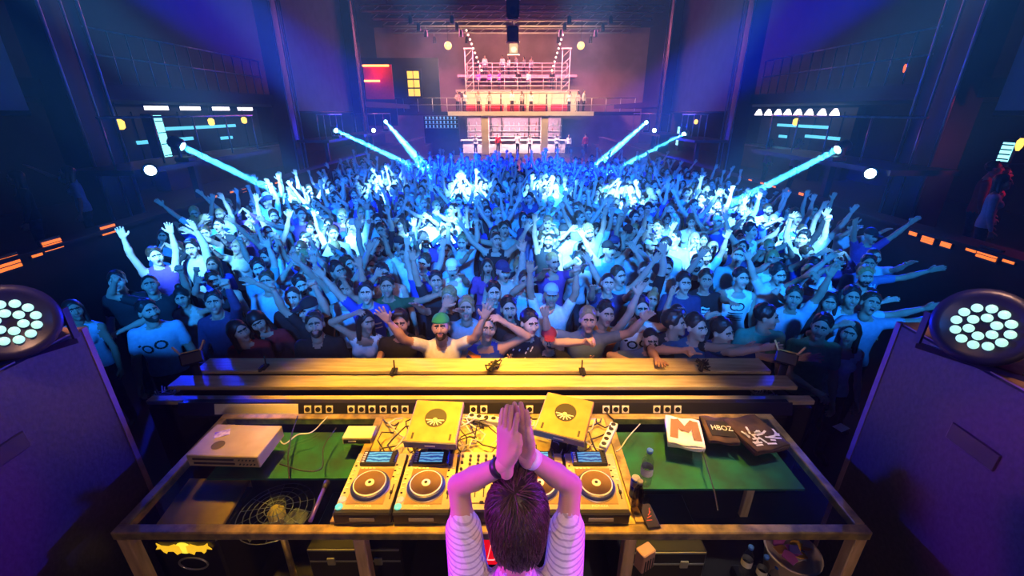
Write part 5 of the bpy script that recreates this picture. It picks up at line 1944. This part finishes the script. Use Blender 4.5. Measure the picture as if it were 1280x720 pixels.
# orange lamps in the parapets
M_or = emat('orange_lamp_glass', (1.0, .20, .02), 1.3)
for s, pts in ((-1, ((8, 330, 1.2), (65, 306, 1.0), (135, 287, 1.0), (45, 318, .4), (268, 247, .5), (290, 241, .5), (305, 238, .5), (320, 234, .5), (333, 231, .4), (345, 228, .4))),
               (1, ((1235, 318, 1.0), (1160, 300, .7), (1142, 292, .4), (1183, 306, .5), (1262, 326, .4), (1215, 312, .4), (925, 222, .4), (938, 226, .5), (953, 230, .5), (968, 234, .4), (985, 239, .4), (1002, 243, .5)))):
    for k, (px, py, sz) in enumerate(pts):
        c = at_x(px, py, s * 6.76)
        t = thing('parapet_lamp', f"orange slatted wall lamp, {ORD(k + 1)} along the {'left' if s < 0 else 'right'} parapet list", 'lamp', c, group='orange lamps on the terrace parapets')
        t['label'] = f"orange slatted lamp number {ORD(k + 1)} from the stage on the {'left' if s < 0 else 'right'} parapet"
        MB().box((s * .02, 0, 0), (.05, .24 * sz + .06, .16 * sz + .04)).build('housing', M_gear, t)
        for z in (-.05, .0, .05):
            MB().box((-s * .012, 0, z * sz), (.02, .22 * sz + .05, .03 * sz + .006)).build('glowing_slat', M_or, t)

# side bars under the galleries
M_lampw = emat('warm_white_tube', (1.0, .86, .9), 4.0)
M_cyanbar = emat('cyan_lit_shelf', (.15, .75, 1.0), 1.0)
for k, px in enumerate((198, 240, 278, 308)):
    c = at_x(px, 143, -11.6)
    t = thing('ceiling_lamp', f'flat white lamp under the left gallery, {ORD(k + 1)} from the near pillar', 'lamp', (c.x, c.y, 3.78))
    MB().box((0, 0, -.03), (.25, .9, .06), bev=.01).build('housing', M_gear, t)
    MB().box((0, 0, -.12), (.22, .75, .12)).build('diffuser', M_lampw, t)
for k, px in enumerate((948, 960, 972, 984, 997, 1011, 1027, 1043)):
    c = at_x(px, 144, 11.6)
    t = thing('pendant_lamp', f'small conical white pendant lamp in the right bar row, {ORD(k + 1)} from the far pillar', 'lamp', (c.x, c.y, 3.78))
    MB().lathe([(.17, -.38), (.12, -.25), (.05, -.13)], (0, 0, 0), n=14).build('shade', M_lampw, t)
    MB().cyl((0, 0, -.13), (0, 0, 0), .012, n=6).build('cord', M_gear, t)
for s, pxs, nm in ((-1, (150, 330), 'left'), (1, (945, 1060), 'right')):
    ya = at_x(pxs[0] if s < 0 else pxs[1], 165, s * 12.9).y
    yb = at_x(pxs[1] if s < 0 else pxs[0], 165, s * 12.9).y
    t = thing('bar_shelf_unit', f'back bar shelves glowing pale blue under the {nm} gallery', 'shelf', (s * 13.2, (ya + yb) / 2, 1.0))
    L = yb - ya
    MB().box((0, 0, 1.35), (.3, L, 2.7)).build('carcass', M_pillar, t)
    for z, f0, f1 in ((1.55, -.42, -.1), (1.95, -.3, .25), (1.45, .1, .2)):
        MB().box((-s * .18, L * (f0 + f1) / 2, z), (.08, L * (f1 - f0), .12)).build('lit_shelf', M_cyanbar, t)
    for k in range(4):
        MB().box((-s * .17, L * (-.4 + .25 * k), 1.3), (.05, .08, 2.5)).build('upright', M_pillar, t)
    b = thing('bar_counter', f'dark bar counter under the {nm} gallery', 'counter', (s * 12.0, (ya + yb) / 2, 1.0))
    MB().box((0, 0, .5), (.5, L, 1.0)).build('body', M_pillar, b)
    MB().box((0, 0, 1.03), (.7, L + .1, .06)).build('counter_top', M_steel, b)
# glowing fridge columns and signs
for px, py, xx, w, h, c_, lab in ((197, 173, -12.4, .35, 1.5, (.25, .9, 1), 'bright cyan drinks fridge at the left bar'), (435 + 416, 170, 11.8, .4, 1.2, (.3, .8, 1), 'small cyan drinks fridge beyond the right middle pillar'), (1268, 190, 11.8, .25, .42, (.3, .9, 1), 'cyan drinks fridge at the right edge of the hall')):
    c = at_x(px, py, xx)
    t = thing('drinks_fridge', lab, 'fridge', (c.x, c.y, c.z - h / 2))
    MB().box((0, 0, h / 2), (.4, w + .12, h + .1), bev=.02).build('cabinet', M_gear, t)
    if c.z - h / 2 - .05 > 1.02:
        MB().box((0, 0, (1.0 - t.location.z - .05) / 2), (.36, w + .08, t.location.z - .05 - 1.0)).build('plinth', M_gear, t)
    MB().box((-math.copysign(.205, xx), 0, h / 2), (.02, w, h)).build('glass_door', emat('fridge_glow_%d' % px, c_, 2.0), t)
    for k in range(4):
        MB().box((-math.copysign(.218, xx), 0, h * (k + .5) / 4), (.012, w, .03)).build('shelf_edge', M_gear, t)
M_amb = emat('amber_lantern', (1, .55, .08), 2.2)
for px, py, xx, lab in ((150, 155, -10.5, 'amber lantern at the near end of the left bar'), (264, 152, -11.5, 'amber lantern in the middle of the left bar'), (305, 150, -11.5, 'amber lantern at the far end of the left bar'),
                        (870, 152, 11.0, 'amber lantern beyond the right middle pillar'), (995, 152, 11.0, 'amber lantern over the right bar'), (1275, 180, 11.0, 'amber lantern at the right edge of the hall'),
                        (1131, 85, 13.56, 'small red-orange sign light high on the right gallery wall')):
    c = at_x(px, py, xx)
    t = thing('lantern', lab, 'lantern', c)
    lk = .35 if 'red' in lab else .55 if 'right edge' in lab else .9
    MB().lathe([(.05 * lk, -.14), (.11 * lk, -.10 * lk), (.12 * lk, .06), (.05 * lk, .12)], (0, 0, 0), n=12).build('glass', M_amb if 'red' not in lab else emat('red_orange_glow', (1, .12, .02), 2), t)
    MB().lathe([(.06, .12), (.06, .15), (.02, .18)], (0, 0, 0), n=12).build('cap', M_gear, t)
    MB().cyl((0, 0, .15), (0, 0, 3.80 - c.z if c.z < 3.7 else 1.0), .012, n=5).build('cord', M_gear, t)

# ------------------------------------------------------------------ far end: bar, balcony, tiers
BY = 40.0
struct('floor_balcony', MB().box((0, 44.4, 3.4), (22, 8.8, .30)), M_dwall, 'balcony slab across the far end')
struct('trim_1', MB().box(((at_y(560, 142, BY).x + at_y(742, 142, BY).x) / 2, BY - .06, 3.40), (at_y(742, 142, BY).x - at_y(560, 142, BY).x, .10, .34)), M_wwhite, 'pale fascia strip along the far balcony edge')
for k, px in enumerate((606, 681)):
    x = at_y(px, 160, 39.8).x
    struct('column_%d' % (k + 1), MB().box((x, 40.25, 1.62), (.62, .5, 3.24), bev=.03), M_wwhite, 'white column under the far balcony, %s of two' % ('first' if k == 0 else 'second'))


def railing(loc, x0, x1, h, step, lab, m=M_steel, mids=(.5,)):
    t = thing('balcony_railing', lab, 'railing', loc)
    n = int((x1 - x0) / step)
    for k in range(n + 1):
        MB().cyl((x0 + k * (x1 - x0) / n, 0, 0), (x0 + k * (x1 - x0) / n, 0, h), .03, n=6).build('post', m, t)
    for z in (h,) + tuple(h * q for q in mids):
        MB().cyl((x0, 0, z), (x1, 0, z), .03, n=6).build('rail', m, t)
    return t


M_pale = mat('pale_rail_paint', (.75, .68, .62), .5, .2, var=.1)
railing((0, BY + .1, 3.55), -10.5, 10.5, 1.08, 1.17, 'pale post railing along the far balcony', M_pale)
# lower bar
t = thing('far_bar_counter', 'long pale bar counter under the far balcony', 'counter', (0.2, 42.0, 0))
MB().box((0, 0, .55), (9.4, .6, 1.08)).build('body', M_wwhite, t)
MB().box((0, -.05, 1.13), (9.8, .8, .08)).build('counter_top', M_wwhite, t)
t = thing('back_bar', 'tall back bar shelving with rows of bottles under the far balcony', 'shelf', (0.2, 44.0, 0))
MB().box((0, .2, 1.5), (9.0, .1, 3.0)).build('back_board', mat('rosy_back_board', (.55, .38, .4), .7, var=.2), t)
SHZ = (1.35, 1.85, 2.35)
for z in SHZ:
    MB().box((0, 0, z - .02), (9.0, .35, .04)).build('shelf', M_wwhite, t)
for x in (-4.5, -2.2, -1.2, 1.4, 2.4, 4.5):
    MB().box((x, .02, 1.5), (.12, .36, 3.0)).build('upright', M_pillar, t)
rb = random.Random(9)
bm = MB().lathe([(.05, 0), (.05, .17), (.018, .23), (.018, .30)], n=8)
bms = [bm.mesh('bottle', mat('bottle_glass_%d' % i, c, .2, var=.1)) for i, c in enumerate(((.6, .5, .3), (.1, .25, .12), (.6, .6, .65), (.35, .1, .05)))]
nm4 = ['amber', 'green', 'clear', 'red-brown']
for zi, z in enumerate(SHZ):
    for k in range(17):
        i = rb.randrange(4)
        o = inst(bms[i], 'bar_bottle', None, (0.2 - 4.2 + k * .525 + rb.uniform(-.1, .1), 43.95, z), scale=(1, 1, rb.uniform(.9, 1.25)))
        tag(o, f"{nm4[i]} bottle, {ORD(k + 1)} from the left on back bar shelf {NUMW(zi + 1)}", 'bottle', 'bottles on the far back bar')
# balcony counter with pale panels, red benches, dark posts
t = thing('balcony_counter', 'long warm-white lit panelled counter on the far balcony', 'counter', (1.0, 43.4, 3.55))
for k in range(9):
    MB().box((-4.9 + k * 1.16, 0, .80), (1.12, .5, 1.58), bev=.02).build('panel', M_wwhite, t)
MB().box((-.25, 0, 1.64), (10.8, .7, .08)).build('counter_top', M_wwhite, t)
for k in range(5):
    x = -3.6 + k * 2.0
    b = thing('red_bench', f'red upholstered bench at the foot of the balcony counter, {ORD(k + 1)} from the left', 'bench', (x, 42.6, 3.55))
    MB().box((0, 0, .2), (1.7, .5, .35), bev=.04).build('seat', M_seat_red, b)
    MB().box((0, .22, .45), (1.7, .10, .4), bev=.03).build('backrest', M_seat_red, b)
for k, x in enumerate((-1.0, 1.05, 3.1, 5.2)):
    tag(MB().cyl((x, 42.2, 3.55), (x, 42.2, 5.0), .06, n=8).build('dark_post', M_pillar), f'thin dark post before the balcony counter, {ORD(k + 1)} from the left', 'post')
struct('floor_tier_1', MB().box((.5, 45.9, 5.35), (11.5, 3.6, .2)), mat('mauve_tier_slab', (.5, .32, .34), .8, var=.2), 'middle tier slab above the far balcony')
struct('floor_tier_2', MB().box((.5, 47.6, 6.75), (11.5, 2.6, .2)), MATS['mauve_tier_slab'], 'upper tier slab above the far balcony')
railing((.5, 44.2, 5.45), -4.8, 4.8, 1.0, 1.2, 'pale railing of the middle tier at the far end', M_pale, (.33, .66))
railing((.5, 46.4, 6.85), -4.8, 4.8, 1.0, 1.2, 'pale railing of the upper tier at the far end', M_pale, (.33, .66))
for q, x in ((-1, -3.9), (1, 4.9)):
    t = thing('lattice_tower', 'slim pale lattice tower at the %s end of the tiers' % ('left' if q < 0 else 'right'), 'tower', (x, 44.0, 3.55))
    for dx in (-.35, .35):
        MB().cyl((dx, 0, 0), (dx, 0, 5.2), .04, n=6).build('upright', M_pale, t)
    for k in range(8):
        MB().cyl((-.35, 0, k * .65), (.35, 0, k * .65 + .65), .025, n=5).build('brace', M_pale, t)
    MB().box((0, 0, 5.25), (.9, .3, .1)).build('cap', M_pale, t)
# bulbs on two slanting strings
M_bulb = emat('warm_bulb', (1, .8, .55), 5)
for q, (a, b) in ((-1, ((583, 38), (602, 88))), (1, ((705, 38), (690, 88)))):
    t = thing('bulb_string', 'slanting string of small warm bulbs on the %s of the tiers' % ('left' if q < 0 else 'right'), 'light string', (0, 0, 0))
    pa, pb_ = at_y(a[0], a[1], 43.2), at_y(b[0], b[1], 43.2)
    MB().cyl(pa, pb_, .015, n=5).build('wire', M_gear, t)
    MB().cyl(pa, (pa.x, pa.y, CEILZ), .015, n=5).build('hanger', M_gear, t)
    for k in range(10):
        MB().ball(pa + (pb_ - pa) * (k / 9), .075, 8, 6).build('bulb', M_bulb, t)
for px, lab in ((560, 'left'), (726, 'right')):
    c = at_y(px, 57, 40)
    t = thing('globe_lamp', f'glowing yellow faceted globe lamp hanging on the {lab} of the far hall', 'lamp', c)
    MB().ball((0, 0, 0), .30, 8, 6).build('globe', emat('yellow_globe', (1, .72, .15), 2.0), t)
    MB().cyl((0, 0, .28), (0, 0, CEILZ - c.z), .02, n=6).build('cord', M_gear, t)
for y in (36.5, 39.5, 42.5, 46):
    t = thing('ceiling_truss', 'lattice lighting truss under the ceiling, %s from the stage' % {36.5: 'first', 39.5: 'second', 42.5: 'third', 46: 'fourth'}[y], 'truss', (0, y, 10.3))
    for dy, dz in ((-.2, 0), (.2, 0), (0, .35)):
        MB().cyl((-11, dy, dz), (11, dy, dz), .045, n=6).build('chord', M_pale, t)
    for k in range(22):
        x = -11 + k
        MB().cyl((x, -.2, 0), (x + .5, 0, .35), .02, n=5).build('brace', M_pale, t)
    for k in range(3):
        MB().cyl((-9 + k * 9, 0, .35), (-9 + k * 9, 0, .88), .02, n=5).build('hanger', M_gear, t)
    for k, x in enumerate((-7.5, -4.5, 4.0, 7.0)):
        c = thing('truss_lamp', 'dark can lamp hanging from the %s truss, %s across' % ({36.5: 'first', 39.5: 'second', 42.5: 'third', 46: 'fourth'}[y], ORD(k + 1)), 'lamp', (x + (y % 3) * .3, y - .2, 10.0))
        MB().lathe([(.16, -.55), (.17, -.5), (.14, -.1), (.06, 0)], (0, 0, 0), n=12).build('can', M_gear, c)
        MB().cyl((0, 0, 0), (0, 0, .3), .02, n=5).build('hook', M_pale, c)
for k, (px, py, y, h) in enumerate(((641, 12, 33.0, 1.1), (641, 43, 36.5, .95), (642, 61, 40.0, .85))):
    c = at_y(px, py, y)
    t = thing('hanging_projector', 'dark lamp cluster with pale collar hanging on the hall axis, %s of three' % ('topmost', 'middle', 'lowest')[k], 'lamp', (c.x, c.y, c.z))
    MB().box((0, 0, 0), (.85, .6, h), bev=.08).build('body', M_gear, t)
    for z in (-h / 2 - .03, h / 2 + .03):
        MB().box((0, 0, z), (1.0, .7, .06)).build('collar', M_pale, t)
    MB().cyl((0, -.31, -.1), (0, -.33, -.1), .22, n=16).build('lens', mat('dark_lens', (.02, .02, .06), .1, var=.1), t)
    MB().cyl((0, 0, h / 2), (0, 0, CEILZ - c.z), .05, n=6).build('hanger', M_pale, t)
# red lit alcove and yellow window at the far left
a, b = at_y(452, 80, 38), at_y(492, 124, 38)
t = thing('lit_alcove', 'red lit alcove wall with two orange strip lamps at the far left', 'alcove', ((a.x + b.x) / 2, 38.2, b.z))
MB().box((0, .1, (a.z - b.z) / 2), (b.x - a.x, .15, a.z - b.z)).build('red_panel', mat('red_lit_panel', (.6, .03, .04), .6, var=.15), t)
for z, x0, x1 in ((.98, -.5, .42), (.55, -.5, .05)):
    MB().box(((x0 + x1) / 2 * (b.x - a.x), -.02, z * (a.z - b.z) - .05), ((x1 - x0) * (b.x - a.x), .06, .12)).build('strip_lamp', emat('orange_strip', (1, .35, .05), 6), t)
MB().box((0, .2, -1.0 - .0), (b.x - a.x + .2, .3, 2.0)).build('plinth', M_pillar, t)
lw = point('alcove_light', ((a.x + b.x) / 2, 37.4, (a.z + b.z) / 2 + .8), 70, (1, .06, .03), .3)
a, b = at_y(508, 88, 39), at_y(526, 121, 39)
w_ = struct('window_1', MB().box(((a.x + b.x) / 2, 39.1, (a.z + b.z) / 2), (b.x - a.x + .3, .15, a.z - b.z + .3)), M_pillar, 'tall dim yellow lit window at the far left')
for i in range(2):
    for j in range(3):
        MB().box((a.x + (b.x - a.x) * (.25 + .5 * i), 39.0, b.z + (a.z - b.z) * (j + .5) / 3), ((b.x - a.x) * .44, .04, (a.z - b.z) * .28)).build('pane', emat('yellow_pane', (1, .62, .08), 1.3 if True else 1), w_)
struct('wall_alcove', MB().box((-9.8, 40.2, 5.6), (7.4, .2, 4.1)), M_dwall, 'dark wall that holds the far left window')
# rack of glasses, blue light put in as emission, at the far left below the balcony
a, b = at_y(530, 146, 39.5), at_y(572, 162, 39.5)
t = thing('glass_shelf_rack', 'rack of glinting pale blue glasses at the far left below the balcony', 'rack', ((a.x + b.x) / 2, 39.6, 0))
MB().box((0, .2, 1.6), (b.x - a.x + .2, .1, 3.2)).build('back_board', M_pillar, t)
for j in range(3):
    z = b.z + (a.z - b.z) * (.15 + j * .33)
    MB().box((0, 0, z - .03), (b.x - a.x, .3, .03)).build('shelf', M_steel, t)
    for k in range(9):
        o = MB().lathe([(.05, 0), (.07, .22), (.065, .22)], ((a.x + b.x) / 2 - (b.x - a.x) * .45 + k * (b.x - a.x) * .11, 39.55, z - .014), n=8).build('drinking_glass', emat('blue_glow_glass', (.3, .65, 1), .55))
        tag(o, f'pale blue lit glass, {ORD(k + 1)} from the left on rack shelf {NUMW(j + 1)}', 'glass', 'glasses on the far left rack')

# ------------------------------------------------------------------ people beyond the dance floor
rq = random.Random(77)


def extra_person(x, y, z, rz, shirt, lab, group, i=None):
    me, HM, lo, pd, fem = LIB[4 if i is None else i]
    put_person(me, HM, (x, y, z), rz, .94 if fem else 1.0, shirt, 'long' if fem else 'short', BLACK_H, lab, group)


CALM = [4, 14, 4, 19, 14, 10]
for k in range(9):
    px = 592 + k * 17 + rq.uniform(-4, 4)
    extra_person(at_y(px, 175, 40.9).x, 40.9 + rq.uniform(-.3, .4), 0, rq.choice([0, PI]) + rq.uniform(-.6, .6), rq.choice([WHITE, RED_T, BLACK, LBLUE]), f'small figure standing at the far bar, {ORD(k + 1)} from the left', 'people at the far bar', rq.choice(CALM))
for k, px in enumerate((572, 581, 598, 612, 640, 652, 664, 712, 722, 730)):
    extra_person(at_y(px, 125, 41.2).x, 41.2 + rq.uniform(-.3, .3), 3.55, rq.uniform(-1, 1), rq.choice([WHITE, (.6, .3, .4), BLACK, (.5, .4, .4)]), f'small figure on the far balcony, {ORD(k + 1)} from the left', 'people on the far balcony', rq.choice(CALM))
for k, px in enumerate((598, 612, 624, 648, 660, 690)):
    extra_person(at_y(px, 100, 45).x, 45.0, 5.45, rq.uniform(-1, 1), rq.choice([(.3, .1, .5), BLACK, WHITE]), f'small figure on the middle tier at the far end, {ORD(k + 1)} from the left', 'people on the tiers', rq.choice(CALM))
for k, px in enumerate((596, 606, 628, 636, 645, 655, 664)):
    extra_person(at_y(px, 80, 47.2).x, 47.2, 6.85, rq.uniform(-1, 1), rq.choice([BLACK, WHITE, GREY]), f'small figure on the top tier at the far end, {ORD(k + 1)} from the left', 'people on the tiers', rq.choice(CALM))
for px, py, xx, shirt, lab, i in ((100, 245, -8.0, LBLUE, 'person in pale shirt leaning on the left terrace in the dark', 1), (45, 280, -8.2, BLACK, 'dark figure on the left terrace near the stage', 4), (1252, 222, 8.6, (.75, .15, .3), 'person in pink top on the right terrace under red light', 4), (1228, 240, 8.3, RED_T, 'person in dark red top on the right terrace', 14),
                                  (962, 184, 9.3, (.6, .1, .4), 'figure in magenta light on the right terrace by the bar', 4), (996, 189, 9.3, (.5, .1, .4), 'figure in violet light on the right terrace by the pendants', 14), (1205, 340, 7.6, LBLUE, 'person in pale shirt standing behind the right parapet', 4)):  # magenta and violet light put into two figures' top colours, no such lamp
    c = at_x(px, py, xx)
    extra_person(c.x, c.y, 1.0, math.copysign(.8, xx), shirt, lab, 'people on the terraces', i)
point('terrace_red_light', (9.4, at_x(1252, 222, 8.6).y - .9, 2.9), 25, (1, .03, .10), .1)

# small blue rig lamps high under the ceiling
for px, py, lab in ((362, 8, 'left'), (922, 6, 'right')):
    c = at_y(px, py, 27)
    t = thing('rig_lamp', f'small blue-white rig lamp high under the ceiling on the {lab}', 'lamp', c)
    d = Vector((0, -.8, -.6))
    MB().lathe([(.06, -.25), (.12, -.18), (.13, 0), (.11, .01)], (0, 0, 0), d, 16).build('housing', M_gear, t)
    MB().lathe([(.10, .0), (.10, .008), (.06, .016)], (0, 0, 0), d, 16).build('lens', M_lens2, t)
    MB().cyl((0, .1, .08), (0, .1, CEILZ - c.z), .02, n=6).build('hanger', M_gear, t)

# ------------------------------------------------------------------ thin club haze fills the hall
wn = world.node_tree
hv_ = wn.nodes.new('ShaderNodeVolumeScatter')
hv_.inputs['Color'].default_value = (1, 1, 1, 1)
hv_.inputs['Density'].default_value = HAZE
hv_.inputs['Anisotropy'].default_value = 0.0
wn.links.new(hv_.outputs['Volume'], wn.nodes['World Output'].inputs['Volume'])
